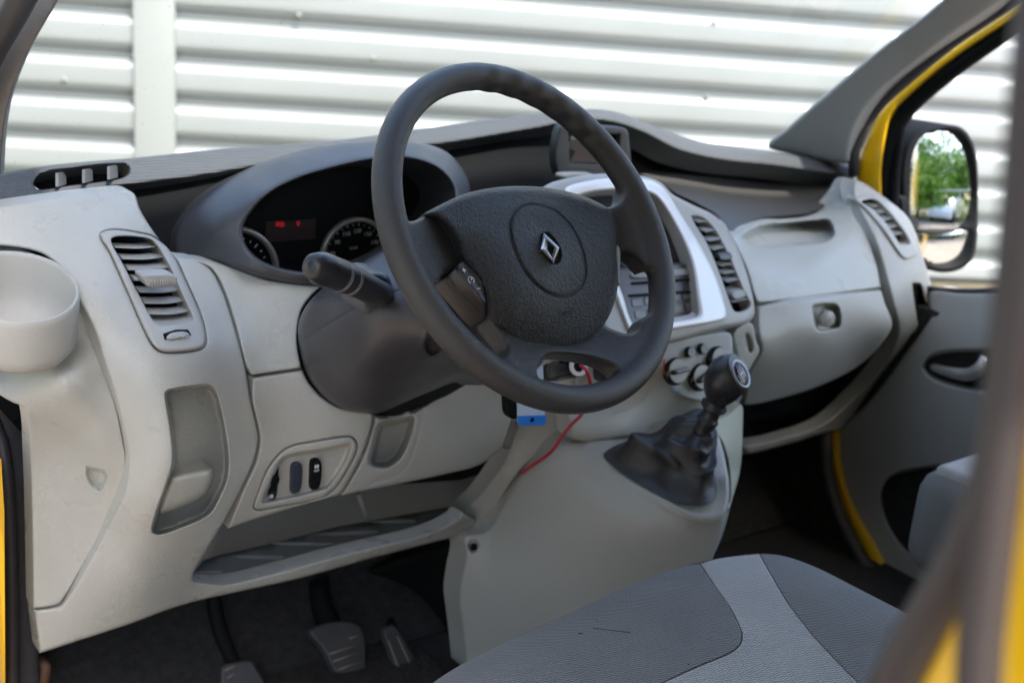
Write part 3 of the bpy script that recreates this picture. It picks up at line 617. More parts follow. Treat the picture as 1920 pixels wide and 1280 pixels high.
# --- passenger side
tray_wall = panel('upper_tray_wall', [(1203, 326), (1300, 328), (1450, 334), (1540, 336), (1588, 342), (1572, 362), (1548, 385), (1515, 399), (1470, 405), (1430, 408), (1395, 422), (1376, 436), (1350, 406), (1305, 380), (1264, 360), (1240, 340)], TPS([(1203, 326, .62), (1450, 334, .62), (1588, 342, .52), (1350, 360, .62), (1450, 370, .61), (1540, 360, .58), (1376, 436, .405), (1430, 408, .46), (1515, 399, .475), (1300, 378, .50), (1480, 390, .53), (1400, 400, .50), (1250, 330, .62), (1300, 333, .625), (1380, 333, .625), (1400, 355, .62), (1500, 345, .615), (1250, 345, .57)], 2e-2), mat('tray_wall_brown_grey', (.075, .073, .067), .5, var=.04), van, fillet=3, fdepth=.002, thick=.03, step=7)  # tray wall under the cowl, darker brown-grey than the panels beside it
tray = Recess([(1388, 446), (1402, 432), (1436, 419), (1470, 416), (1530, 411), (1556, 412), (1566, 440), (1548, 455), (1480, 462), (1425, 466), (1402, 458)], .05, 7, 4)
pT = [(1206, 332, 1), (1244, 343), (1266, 362), (1306, 383), (1350, 409), (1376, 440), (1398, 426), (1432, 412), (1470, 409), (1517, 403), (1552, 389), (1576, 364), (1590, 341), (1603, 337), (1612, 350), (1598, 395), (1625, 440), (1642, 490), (1652, 539, 1), (1420, 569, 1), (1414, 555), (1398, 500), (1374, 450), (1342, 410), (1300, 388), (1264, 368), (1238, 350), (1204, 336)]
GY = TPS([(1195, 300, .60), (1350, 305, .585), (1540, 328, .55), (1603, 340, .46), (1240, 345, .60), (1300, 372, .57), (1350, 395, .51), (1330, 350, .585), (1450, 350, .585), (1540, 360, .545), (1380, 405, .47), (1450, 395, .525), (1540, 392, .49), (1598, 395, .42), (1625, 440, .37), (1652, 539, .30), (1420, 569, .285), (1420, 480, .335), (1540, 470, .35), (1374, 443, .38), (1530, 540, .29), (1590, 365, .46)])
panel('upper_glove_panel', pT, GY, LIGHT, van, fillet=4, fdepth=.0045, thick=.03, step=6, feats=[tray])
gl = [(1421, 574, 1), (1652, 544, 1), (1660, 570), (1672, 608), (1655, 640), (1612, 684), (1545, 720), (1470, 745), (1396, 758), (1400, 735), (1402, 705), (1415, 680), (1428, 655), (1422, 620)]
GLY = TPS([(1421, 574, .285), (1652, 544, .30), (1672, 605, .275), (1425, 650, .245), (1545, 632, .24), (1660, 612, .27), (1396, 758, .335), (1470, 745, .34), (1545, 720, .345), (1612, 684, .35), (1545, 600, .248), (1430, 670, .255), (1548, 655, .265)])
ghole = Recess([(1521, 575), (1530, 569), (1560, 567), (1572, 572), (1578, 592), (1576, 612), (1568, 618), (1535, 622), (1526, 614)], .025, 7, 4)
gb = panel('glovebox_lid', gl, GLY, LIGHT2, van, fillet=4, fdepth=.004, thick=.03, step=6, feats=[ghole])
geo('glovebox_latch', lathe_geo([(.0, .016), (.011, .016), (.0135, .013), (.014, 0)], (0, -1, .1), YF.P(1543, 596, .262), 24), LIGHT2, gb)
# shelf lip and right end of the dashboard
ventRh = [(1615, 378), (1640, 374), (1662, 392), (1685, 420), (1702, 445), (1706, 458), (1690, 460), (1682, 450), (1662, 420), (1636, 392)]
RE = [(1604, 338), (1630, 350), (1665, 375), (1700, 405), (1718, 440), (1730, 480), (1742, 520), (1755, 590), (1748, 622), (1715, 672), (1660, 740), (1610, 790), (1590, 805), (1560, 808), (1480, 832), (1395, 852), (1392, 838), (1450, 825), (1540, 795), (1600, 745), (1650, 690), (1680, 640), (1684, 608), (1672, 560), (1656, 500), (1640, 450), (1615, 400), (1600, 365)]
REY = TPS([(1604, 338, .46), (1665, 375, .42), (1718, 440, .38), (1755, 590, .36), (1715, 672, .385), (1610, 790, .44), (1395, 852, .44), (1392, 838, .43), (1540, 795, .42), (1650, 690, .37), (1684, 608, .29), (1656, 500, .32), (1615, 400, .40), (1700, 520, .30), (1690, 580, .285), (1720, 610, .315), (1670, 430, .35), (1700, 480, .325)])
rend = panel('dashboard_far_end', RE, REY, LIGHT2, van, fillet=5, fdepth=.006, thick=.03, step=6, holes=[ventRh], hfillet=2, hfdepth=.002, hole_thick=.04,
  feats=[Recess([(1708, 533), (1716, 529), (1727, 532), (1735, 560), (1744, 592), (1736, 608), (1726, 612), (1717, 596)], .045, 5, 4), Recess([(1672, 680), (1690, 655), (1712, 622), (1722, 628), (1705, 655), (1690, 676), (1676, 688)], .03, 5, 4)])
vr = panel('air_vent', [(1603, 372), (1640, 366), (1668, 385), (1700, 425), (1720, 470), (1718, 480), (1700, 486), (1688, 478), (1655, 430), (1625, 395)], lambda x, y: REY(x, y)-.006, LIGHT2, van, fillet=4, fdepth=.005, thick=.02, step=4, holes=[ventRh], hfillet=2, hfdepth=.002)
panel('vent_duct', [(1605, 368), (1660, 370), (1715, 450), (1710, 470), (1680, 470)], lambda x, y: REY(x, y)+.035, BLACK, vr, fillet=0, thick=.004, step=10)
for s in [(1636, 388, 1655, 385), (1646, 400, 1664, 396), (1655, 414, 1675, 409), (1665, 428, 1685, 423), (1674, 441, 1694, 436)]: cslat(*s, th=.0035, par=vr, fn=REY)
panel('passenger_shelf_back', [(1385, 762), (1470, 748), (1560, 715), (1640, 660), (1640, 730), (1540, 800), (1395, 845)], const(.56), DARK, van, fillet=0, thick=.01, step=14)

#SECTION instruments
# --- instrument hood and cluster
HY = TPS([(330, 485, .47), (330, 435, .50), (400, 362, .50), (480, 320, .51), (560, 287, .50), (700, 268, .49), (800, 272, .49), (870, 325, .48), (455, 435, .395), (470, 400, .395), (520, 355, .39), (600, 325, .385), (760, 300, .385), (840, 345, .39), (400, 490, .42), (460, 508, .372), (600, 534, .345), (520, 520, .36), (720, 500, .34), (400, 430, .42), (420, 390, .43), (480, 350, .42), (560, 312, .42), (780, 283, .43), (860, 400, .40)])
hood = [(332, 484), (328, 440), (345, 408), (400, 358), (480, 312), (560, 283), (640, 270), (720, 265), (790, 268), (840, 287), (872, 325), (882, 360), (875, 405), (830, 470), (740, 520), (660, 536), (600, 537), (540, 532), (490, 520), (440, 503), (400, 491), (365, 487)]
hh = [(455, 435), (466, 404), (505, 362), (560, 334), (620, 315), (690, 300), (760, 296), (815, 312), (848, 345), (850, 385), (800, 445), (740, 478), (700, 494), (640, 507), (580, 510), (530, 503), (490, 488), (464, 464)]
hd = panel('instrument_hood', hood, HY, mat('hood_grey', (.050, .053, .060), .38, bump=('grain', 700, .15, .0005), var=.05, rvar=.06), van, fillet=10, fdepth=.012, thick=.06, step=6, holes=[hh], hfillet=9, hfdepth=.012, hole_thick=.12, ext=(0, 1, -.32))
ic = panel('instrument_cluster', [(440, 420), (455, 385), (500, 350), (560, 325), (620, 305), (690, 292), (760, 288), (820, 302), (862, 340), (866, 395), (810, 460), (740, 500), (640, 525), (520, 522), (455, 480)], const(.505), BLACK, van, fillet=0, thick=.01, step=30)
def ringg(cx, cy, r, tk, Y, M, nm='gauge_ring', half=None):
    O = YF.P(cx, cy, Y); return geo(nm, lathe_geo([(r-tk, 0), (r-tk*.7, .006), (r-tk*.3, .008), (r, .006), (r, 0)], (0, -1, 0.05), O, 56), M, ic)
ringm = mat('gauge_ring', (.36, .33, .31), .35, metal=.4)
def annulus(cx, cy, r0, r1, Y, M, nm):
    O = YF.P(cx, cy, Y); V = []; Fc = []; n = 60
    for (r, h) in ((r0, 0), (r0+.001, .006), (r1-.001, .007), (r1, 0)):
        for j in range(n): s = 2*pi*j/n; V.append(O+np.array([r*cos(s), -h, r*sin(s)]))
    for i in range(3):
        for j in range(n): k = (j+1) % n; Fc.append((i*n+j, i*n+k, (i+1)*n+k, (i+1)*n+j))
    return geo(nm, (np.array(V), Fc), M, ic)
annulus(665, 480, .050, .057, .503, ringm, 'gauge_ring'); annulus(436, 515, .058, .066, .503, ringm, 'gauge_ring')
O = YF.P(665, 480, .501); tx = []; tk = []
for i, v in enumerate((30, 50, 70, 90, 110, 130, 150, 170)):
    a = radians(214-i*28.5+14); tx.append(text_geo(str(v), .0085, O+np.array([.036*cos(a), 0, .036*sin(a)]), (1, 0, 0), (0, 0, 1)))
for i in range(22):
    a = radians(222-i*11.5); tk.append(box_geo(O+np.array([.0455*cos(a), 0, .0455*sin(a)]), (.0035 if i % 2 == 0 else .002, .0005, .0009), [[cos(a), 0, -sin(a)], [0, 1, 0], [sin(a), 0, cos(a)]]))
tx.append(text_geo('km/h', .0065, O+np.array([-.002, 0, .012]), (1, 0, 0), (0, 0, 1)))
geo('dial_print', tx+tk, mat('dial_print', (.55, .52, .52), .6), ic, smooth=False)
O2 = YF.P(436, 515, .501); tk = []
for i in range(16):
    a = radians(120-i*12); tk.append(box_geo(O2+np.array([.050*cos(a), 0, .050*sin(a)]), (.006 if i % 3 == 0 else .003, .0005, .0012), [[cos(a), 0, -sin(a)], [0, 1, 0], [sin(a), 0, cos(a)]]))
geo('dial_print', tk, WHITEP, ic, smooth=False)
redm = mat('red_display', (.05, .0, .0), .4, emit=(1, .02, .03, .045)); redd = mat('red_display_glow', (.007, .004, .004), .5, emit=(.8, .01, .02, .0004))
geo('warning_lamp', [box_geo(YF.P(x, 420+dy, .502), (s_, .001, .006)) for x, s_, dy in ((521, .006, 0), (529, .006, 1), (559, .004, -1))], redm, ic, smooth=False)
geo('trip_display', box_geo(YF.P(545, 432, .5035), (.075, .001, .028)), redd, ic, smooth=False)

# --- steering column shroud
SY = TPS([(575, 570, .245), (558, 640, .30), (570, 700, .29), (600, 740, .275), (640, 766, .262), (690, 780, .25), (740, 775, .235), (800, 740, .20), (870, 705, .16), (600, 545, .235), (690, 490, .19), (730, 465, .17), (900, 440, .12), (700, 560, .105), (760, 620, .07), (640, 620, .165), (680, 700, .15), (820, 660, .06), (1000, 600, .07), (640, 560, .165), (780, 560, .07), (1010, 680, .12), (930, 700, .11), (860, 560, .05)])
so_ = [(575, 572), (602, 543), (645, 512), (690, 486), (730, 465), (800, 440), (900, 440), (1000, 560), (1020, 640), (1010, 690), (930, 700), (868, 702), (820, 722), (760, 750), (705, 772), (670, 772), (640, 766), (603, 742), (574, 702), (560, 650), (560, 605)]
shr = panel('steering_column', so_, SY, SHROUD, van, fillet=12, fdepth=.03, thick=.10, step=7, ext=(.45, .85, -.5), feats=[Groove([(562, 642), (610, 612), (650, 588), (675, 575)], .002, 1.8), Groove([(733, 550), (760, 540)], .002, 1.8),
   Groove([(800, 622), (785, 655), (750, 690), (700, 720), (670, 745)], -.0015, 4), Recess([(796, 640), (806, 630), (826, 640), (826, 660), (810, 668), (798, 660)], .015, 7, 4)])
lowr = panel('shroud_underside', [(690, 770), (760, 735), (830, 708), (880, 690), (900, 700), (850, 735), (790, 765), (740, 785), (700, 790)], TPS([(690, 770, .27), (830, 708, .20), (900, 700, .22), (740, 785, .31), (850, 735, .28)]), BLACK, shr, fillet=5, fdepth=.01, thick=.05, step=8)
# stalk boot and stalk
quadslab('stalk_gaiter', [(672, 530), (690, 512), (715, 510), (730, 520), (736, 550), (730, 575), (708, 588), (690, 590), (677, 578), (670, 555)], .098, .04, mat('gaiter_grey', (.07, .07, .08), .4, rvar=.05), shr, fil=12, fd=.012)
st = [(596, 501, .030, .0145), (603, 504, .033, .0165), (640, 518, .047, .0160), (668, 530, .058, .0150), (700, 546, .075, .0140), (715, 552, .10, .0135)]
stalk = geo('indicator_stalk', pix_tube(YF, [(581, 496, .024, .003), (583, 497, .0245, .009), (588, 499, .0265, .0125)]+st, step=.004, seg=28), DARK, van)
rg = []
for (x, y, Y, r_) in ((632, 515, .044, .01635), (635, 516.2, .0452, .0163), (651, 522.4, .0512, .0157), (654, 523.6, .0524, .0156)):
    a = YF.P(x, y, Y); b_ = YF.P(x+1.2, y+.48, Y+.0005); rg.append(tube_geo([a, b_], [r_*1.0+.0002]*2, 40, False))
geo('stalk_ring', rg, GREYP, stalk)
Pm = YF.P(650, 503, .037); geo('stalk_print', [text_geo('D', .006, YF.P(652, 510, .0345), (.75, .45, -.4), (.3, .1, .9)), text_geo('=', .006, YF.P(641, 499, .0345), (.75, .45, -.4), (.3, .1, .9))], WHITEP, stalk, smooth=False)

#SECTION wheel
# --- steering wheel: rim torus + spider, fused by a voxel remesh
def wp(u, v, h=0): return W0+WA*u+WB*v+WN*h
parts = []
RIMR = .1805
V = []; Fc = []; N1, N2 = 160, 28
for i in range(N1):
    s = 2*pi*i/N1; c = cos(s)*WA+sin(s)*WB; deg = math.degrees(s) % 360
    grip = .0020*sin(radians(deg*36)) if 32 < deg < 88 else 0
    for j in range(N2):
        q = 2*pi*j/N2; bump_ = grip*max(0, -cos(q+.5))
        V.append(W0+c*(RIMR+(.0145+bump_)*cos(q))+WN*((.0165+bump_)*sin(q)))
for i in range(N1):
    for j in range(N2): Fc.append((i*N2+j, ((i+1) % N1)*N2+j, ((i+1) % N1)*N2+(j+1) % N2, i*N2+(j+1) % N2))
parts.append((np.array(V), Fc))
spider = [(728, 375), (752, 405), (772, 414), (800, 402), (850, 378), (960, 362), (1080, 375), (1125, 388), (1150, 386), (1168, 370), (1172, 345), (1195, 365), (1215, 430), (1228, 490), (1212, 505), (1200, 490), (1180, 476), (1164, 476), (1160, 540), (1132, 606), (1150, 616), (1180, 625), (1196, 617), (1205, 595), (1238, 590), (1222, 650), (1188, 712), (1168, 718), (1160, 694), (1138, 680), (1090, 667), (1030, 664), (1018, 674), (1008, 694), (1014, 714), (1036, 728), (1030, 752), (960, 722), (905, 684), (922, 680), (944, 668), (950, 650), (925, 615), (905, 580), (864, 505), (838, 513), (824, 522), (812, 540), (785, 525), (745, 455)]
pts = smooth_closed(spider, 6)
def spw(x, y):
    P = WF.P(x, y, np.zeros_like(x)); d = P-W0; r = np.sqrt((d @ WA)**2+(d @ WB)**2)
    return np.where(r < .18, .019-.024*sstep((r-.105)/.07), -.005)
V1, F1 = panel_geo(spider, spw, frame=WF, fillet=6, fdepth=.006, thick=.022, step=7)
# close the back of the spider
bm = bmesh.new(); bv = [bm.verts.new(v) for v in V1]
for f in F1:
    try: bm.faces.new([bv[i] for i in f])
    except ValueError: pass
be = [e for e in bm.edges if e.is_boundary]; bmesh.ops.holes_fill(bm, edges=be, sides=0); bmesh.ops.triangulate(bm, faces=[f for f in bm.faces if len(f.verts) > 4])
V1 = [tuple(v.co) for v in bm.verts]; bm.verts.index_update(); F1 = [tuple(v.index for v in f.verts) for f in bm.faces]; bm.free()
parts.append((np.array(V1), F1))
Vh, Fh = tube_geo([W0-WN*.02+WA*.01-WB*.02, W0-WN*.09+WB*.02], [.055, .045], 32); parts.append((Vh, Fh))
V, Fc = merge_geo(parts)
sw_raw = mesh('tmp_wheel', V, Fc, None)
md = sw_raw.modifiers.new('r', 'REMESH'); md.mode = 'VOXEL'; md.voxel_size = .0022; md.use_smooth_shade = True
ms = sw_raw.modifiers.new('s', 'SMOOTH'); ms.factor = .5; ms.iterations = 22
dg = bpy.context.evaluated_depsgraph_get(); me = bpy.data.meshes.new_from_object(sw_raw.evaluated_get(dg)); me.name = 'steering_wheel'
bpy.data.objects.remove(sw_raw); me.materials.clear()
wheel = link('steering_wheel', me, RIMM, van)
# airbag cover
cv = [(795, 402), (822, 386), (870, 364), (925, 352), (985, 349), (1040, 354), (1095, 368), (1140, 390), (1153, 402), (1157, 425), (1156, 470), (1160, 520), (1154, 560), (1138, 600), (1110, 632), (1075, 652), (1030, 659), (985, 650), (945, 630), (918, 608), (913, 585), (908, 560), (896, 530), (880, 505), (866, 485), (855, 455), (840, 428), (815, 408)]
CVY = TPS([(795, 402, .004), (925, 352, .004), (1040, 354, .002), (1153, 402, -.002), (1160, 520, .000), (1110, 632, .008), (1030, 659, .022), (918, 608, .014), (866, 485, .004), (1000, 400, -.016), (1030, 470, -.020), (1040, 560, -.014), (1030, 620, .000), (960, 450, -.016), (1100, 470, -.016), (900, 430, -.010), (960, 580, -.006), (840, 420, -.001), (1090, 600, -.002)])
circ = [(1005, 383), (1040, 394), (1073, 427), (1094, 475), (1098, 517), (1086, 544), (1060, 556), (1024, 546), (988, 512), (964, 462), (957, 424), (966, 397), (985, 384)]
embh = Recess([(1015, 438), (1029, 435), (1052, 466), (1051, 492), (1037, 496), (1014, 468)], .004, 3, 3)
ab = panel('airbag_cover', cv, CVY, HUBM, wheel, frame=WF, fillet=12, fdepth=.011, thick=.02, step=5, grid=8, feats=[Groove(circ, .0022, 2.0, True, 4), embh])
# lozenge emblem, faceted
def lz(x, y, w_): return WF.P(np.array(float(x)), np.array(float(y)), w_)
Lo = [(1023, 438), (1049, 464), (1036, 492), (1015, 466)]; Li = [(1027, 455), (1039, 466), (1034, 482), (1026, 467)]
def lc(x, y): return float(CVY(np.array(float(x)), np.array(float(y))))
o4 = [(1019, 436), (1049, 464), (1038, 494), (1014, 467)]; mid = [(1022, 444), (1044, 465), (1037, 488), (1020, 467)]; inn = [(1026, 452), (1039, 465), (1035, 482), (1027, 468)]
V = [lz(x, y, lc(x, y)+.003) for x, y in o4]+[lz(x, y, lc(x, y)-.0015) for x, y in o4]+[lz(x, y, lc(x, y)-.0045) for x, y in mid]+[lz(x, y, lc(x, y)-.001) for x, y in inn]+[lz(x, y, lc(x, y)+.003) for x, y in inn]
geo('wheel_badge', (np.array(V), [(k*4+i, k*4+(i+1) % 4, k*4+4+(i+1) % 4, k*4+4+i) for k in range(4) for i in range(4)]), mat('badge_chrome', (.75, .76, .78), .28, metal=.9), wheel, smooth=False)
srsP = WF.P(1066, 582, lc(1066, 582)-.0003)
geo('airbag_lettering', text_geo('SRS', .010, srsP, WA, WB, .0004), HUBM, wheel, smooth=False)
# cruise buttons
pb = panel('cruise_button_pad', [(868, 491), (858, 499), (837, 518), (838, 523), (870, 562), (908, 601), (911, 590), (911, 568), (906, 540), (896, 518)], TPS([(868, 491, .004), (858, 499, .000), (837, 518, .014), (908, 601, .018), (911, 568, .006), (885, 530, .001), (872, 560, .014)]), mat('pad_black', (.026, .023, .022), .38), wheel, frame=WF, fillet=2.5, fdepth=.002, thick=.02, step=4)
strip = panel('cruise_button', [(869, 491), (858, 500), (880, 530), (911, 568), (908, 545), (898, 522)], TPS([(869, 491, .0015), (858, 500, -.0015), (880, 530, -.0015), (911, 568, .003), (898, 522, .001)]), mat('button_dark', (.02, .021, .028), .35), wheel, frame=WF, fillet=1.5, fdepth=.0012, thick=.004, step=3)
def wtext(s, px, py, size, w_, nm='button_print', ang=0):
    P = WF.P(px, py, w_); a = radians(ang); ex = WA*cos(a)+WB*sin(a); ey = -WA*sin(a)+WB*cos(a); return text_geo(s, size, P, ex, ey, .0002)
def warc(px, py, r, w_, a0, a1, n=22):
    P = WF.P(px, py, w_); return tube_geo([P+r*(cos(radians(a))*WA+sin(radians(a))*WB) for a in np.linspace(a0, a1, n)], .00035, 6)
geo('button_print', [wtext('+', 870.5, 507.5, .010, -.0022), wtext('–', 897, 540, .010, -.001), warc(883.5, 525, .0035, -.0022, -60, 240), tube_geo([WF.P(883.5, 525, -.0022), WF.P(883.5, 525, -.0022)+WA*.0015+WB*.002], .0004, 6)], WHITEP, wheel, smooth=False)
panel('cruise_switch', [(1156, 460), (1162, 466), (1163, 500), (1162, 535), (1158, 533), (1155, 500)], const(.006), MIDG, wheel, frame=WF, fillet=2, fdepth=.002, thick=.015, step=3)

#SECTION gear
# --- gear console
EY = TPS([(868, 1003, .40), (870, 1200, .385), (985, 880, .335), (912, 990, .385), (1075, 824, .27), (1130, 850, .215), (1240, 925, .105), (1300, 962, .055), (1345, 962, .035), (1365, 925, .05), (1200, 1100, .12), (1340, 1010, .035), (1180, 817, .25), (1350, 840, .13), (1330, 790, .17), (1000, 1150, .27), (1100, 1000, .19), (1000, 1000, .285), (900, 1280, .36), (1300, 1060, .05), (1140, 1180, .16)])
eo = [(914, 990), (945, 938), (982, 882), (1030, 843), (1076, 826), (1180, 818), (1240, 813), (1300, 800), (1335, 792), (1350, 822), (1362, 870), (1368, 915), (1364, 950), (1352, 1000), (1335, 1050), (1310, 1120), (1280, 1290, 1), (875, 1290, 1), (868, 1210), (862, 1160), (858, 1120), (864, 1075), (871, 1040), (868, 1005)]
TY = TPS([(1076, 826, 0), (985, 880, 0), (914, 990, 0), (1180, 817, .0), (1135, 850, .006), (1240, 935, .0), (1300, 975, 0), (1345, 972, 0), (1365, 925, 0), (1200, 870, .02), (1300, 930, .02), (1340, 900, .012)])
econ = panel('gear_console', eo, EY, LIGHT2, van, fillet=7, fdepth=.010, thick=.04, step=8, feats=[Groove([(1128, 856), (1180, 900), (1240, 938), (1300, 968), (1345, 968), (1364, 935), (1362, 900)], -.007, 9), Recess([(875, 1022), (882, 1010), (896, 1012), (900, 1026), (890, 1038), (880, 1034)], .005, 7, 4)])
geo('console_screw', lathe_geo([(.0, .002), (.0035, .002), (.0055, 0.0), (.0055, -.004)], (-.6, -.8, 0), YF.P(888, 1026, .386), 20), BLACK, econ)
panel('console_right_side', [(1338, 792), (1365, 775), (1390, 758), (1393, 790), (1388, 880), (1372, 940), (1352, 1010), (1330, 1052), (1340, 1000), (1366, 950), (1370, 905), (1358, 840)], TPS([(1338, 792, .20), (1390, 758, .25), (1388, 880, .19), (1330, 1052, .12), (1366, 950, .085), (1358, 840, .15)]), mat('console_side_olive', (.36, .37, .29), .5, var=.03), econ, fillet=5, fdepth=.006, thick=.06, step=6)
# gaiter: rings from base oval up to the stick, with folds
def boot():
    rings = []; n = 96
    base = smooth_closed([(1132, 852), (1148, 838), (1190, 822), (1250, 812), (1300, 818), (1325, 850), (1340, 890), (1343, 925), (1325, 944), (1290, 946), (1240, 930), (1190, 900), (1150, 872)], 2)
    idx = np.linspace(0, len(base)-1, n).astype(int); base = base[idx]
    W_ = TPS([(1132, 852, .205), (1190, 820, .22), (1300, 818, .165), (1343, 925, .055), (1290, 946, .06), (1190, 900, .145)])
    B = YF.P(base[:, 0], base[:, 1], W_(base[:, 0], base[:, 1])); cB = B.mean(0)
    top = YF.P(1324, 795, .09); top2 = YF.P(1310, 815, .095)
    # radial parameter; centre path bends
    prof = [(0, 1.0, 0), (.02, .96, .001), (.04, .88, .002), (.12, .78, .004), (.24, .70, .007), (.33, .72, .010), (.36, .70, .010), (.36, .58, .007), (.46, .54, .007), (.58, .53, .010), (.61, .50, .009), (.61, .40, .006), (.76, .31, .004), (.82, .27, .003), (.85, .19, .001), (1.0, .11, 0)]
    for k, (t_, s_, fold) in enumerate(prof):
        c_ = cB*(1-t_)+top*t_ + np.array([0.0, .0, .012*sin(pi*t_)])
        ring = []
        for j in range(n):
            a = 2*pi*j/n; d = B[j]-cB; circ_ = np.array([cos(a), sin(a), 0])
            wob = fold*(.9*sin(2*a+k*.5)+.45*sin(5*a-k*.8))
            dd = d*s_*(1-.0*t_); nd = d/np.linalg.norm(d)
            ring.append(c_+dd+nd*wob*.7+np.array([0, 0, wob*.8])*(1 if 0 < k < 15 else 0))
        rings.append(np.array(ring))
    o = loft('gear_gaiter', rings, BOOTM, van, True)
    s = o.modifiers.new('s', 'SUBSURF'); s.levels = 1; s.render_levels = 1
    return o
boot()
K = lambda px, py, Y: YF.P(px, py, Y)
lev = geo('gear_lever', pix_tube(YF, [(1314, 812, .092, .012), (1322, 797, .088, .0125), (1326, 789, .086, .015), (1327, 786, .086, .0155), (1329, 782, .085, .013), (1335, 770, .082, .012), (1341, 756, .078, .0135)], step=.004, seg=24), DARK, van)
kb = K(1338, 762, .079); kt = K(1374, 690, .058); ax = kt-kb; L = np.linalg.norm(ax)
geo('knob_collar', lathe_geo([(.012, -.004), (.0175, -.001), (.0185, .002), (.014, .005), (.0150, .012), (.016, .016)], ax, kb, 36), DARK, lev)
kc = K(1361, 712, .062); axn = ax/L; bm = bmesh.new(); bmesh.ops.create_uvsphere(bm, u_segments=40, v_segments=28, radius=1); capd = -CF*.60+CR*.72+CU*.36; capd /= np.linalg.norm(capd)
q1 = np.cross(axn, [0, 0, 1.]); q1 /= np.linalg.norm(q1); q2 = np.cross(axn, q1)
for v in bm.verts:
    t_ = v.co.z; rr_ = .0285*(1-.14*t_*(t_ < 0)*-1-.02) ; p = kc+axn*t_*(.038 if t_ > 0 else .040)+(q1*v.co.x+q2*v.co.y)*(.0285+.0*t_)*(1-.10*max(0, -t_))
    e = (p-kc) @ capd
    if e > .0235: p = p-capd*(e-.0235)
    v.co = p
me = bpy.data.meshes.new('gear_knob'); bm.to_mesh(me); bm.free(); link('gear_knob', me, DARK, lev)
cc_ = kc+capd*.0236
geo('knob_ring', lathe_geo([(.0200, -.003), (.0205, .0005), (.0190, .0022), (.0172, .0010)], capd, cc_, 40), mat('knob_satin', (.30, .31, .32), .3, metal=.6), lev)
geo('knob_cap', lathe_geo([(.0175, .0), (.0165, .0014), (0, .0020)], capd, cc_, 32), GLOSS, lev)
e1 = np.cross(capd, axn); e1 /= np.linalg.norm(e1); e2 = np.cross(capd, e1); Oc = cc_+capd*.0022
sh_ = [box_geo(Oc+e1*x, (.0012, .013, .0005), np.stack([e1, e2, capd], 1)) for x in (-.006, 0, .006)]+[box_geo(Oc, (.0132, .0012, .0004), np.stack([e1, e2, capd], 1))]
geo('shift_pattern', sh_, WHITEP, lev, smooth=False)

#SECTION body
# --- floor, bulkhead, footwell
box('cab_floor', (0, -.35, .40), (1.62, 2.3, .06), CARPET, van, .01)
box('firewall', (0, .80, .72), (1.58, .05, .72), CARPET, van, .01)
box('kick_panel', (.825, .35, .68), (.03, .95, .55), CARPET, van, .01)
mesh('toe_board', [(-.78, .50, .435), (.78, .50, .435), (.78, .78, .75), (-.78, .78, .75)], [(0, 1, 2, 3)], CARPET, van, False)
panel('heater_housing', [(640, 1080), (700, 1055), (868, 1008), (872, 1050), (862, 1150), (868, 1260), (840, 1240), (810, 1190), (760, 1160), (700, 1170), (655, 1150)], TPS([(640, 1080, .60), (868, 1008, .46), (868, 1260, .46), (700, 1170, .62), (760, 1100, .56)]), BLACK, van, fillet=20, fdepth=.04, thick=.1, step=10)
mat_ = panel('floor_mat', [(90, 1240), (200, 1190), (360, 1150), (560, 1140), (700, 1180), (820, 1240), (820, 1340), (60, 1360)], const(-.446), mat('ribbed_rubber', (.022, .020, .018), .8, bump=('noise', 160, 1, .006), var=.4, vscale=60), None, frame=ZF, fillet=6, fdepth=.004, thick=.008, step=12)
tag(mat_, 'black worn floor mat lying under the pedals', 'floor mat')
def pedal(name, pts, Y0, ribs, arm, M=None):
    f = Frame((0, .80, -.6), YF.P(pts[0][0], pts[0][1], Y0))
    p = panel(name, pts, const(0), mat('pedal_rubber', (.045, .046, .050), .5, var=.2, vscale=40), van, frame=f, fillet=5, fdepth=.004, thick=.012, step=5)
    geo('pedal_rib', [tube_geo([f.P(a[0], a[1], -.001), f.P(a[2], a[3], -.001)], .0016, 6) for a in ribs], mat('worn_rubber_edge', (.17, .14, .125), .6), p)
    geo('pedal_arm', pix_tube(YF, arm, step=.02, seg=10), BLACK, p)
pedal('clutch_pedal', [(415, 1250), (430, 1242), (470, 1237), (480, 1250), (500, 1285), (505, 1310), (425, 1310)], .50, [(422, 1256, 450, 1243), (426, 1270, 445, 1258)], [(445, 1255, .505, .010), (415, 1190, .53, .011), (402, 1130, .55, .011), (398, 1080, .57, .011)])
pedal('brake_pedal', [(580, 1183), (600, 1170), (640, 1163), (672, 1170), (684, 1190), (686, 1225), (683, 1252), (640, 1262), (628, 1258), (605, 1215)], .50, [(655, 1196, 676, 1189), (618, 1225, 672, 1207), (625, 1239, 672, 1223), (635, 1255, 678, 1238)], [(628, 1190, .51, .020), (605, 1140, .55, .018), (598, 1090, .58, .016)])
pedal('accelerator_pedal', [(718, 1180), (735, 1170), (748, 1180), (768, 1215), (782, 1245), (776, 1262), (758, 1268), (745, 1262), (730, 1215)], .47, [(728, 1200, 752, 1262), (745, 1192, 772, 1250)], [(740, 1190, .50, .009), (720, 1150, .55, .008), (660, 1140, .58, .008), (640, 1090, .60, .008)])
geo('pedal_bracket', [pix_tube(YF, [(590, 1105, .60, .012), (625, 1100, .60, .012)], step=.02, seg=10)], RUST, van)
geo('door_hinge', [pix_tube(XF, [(78, 1235, -.78, .006), (86, 1250, -.78, .007), (82, 1290, -.78, .006)], step=.01, seg=8)], RUST, van)

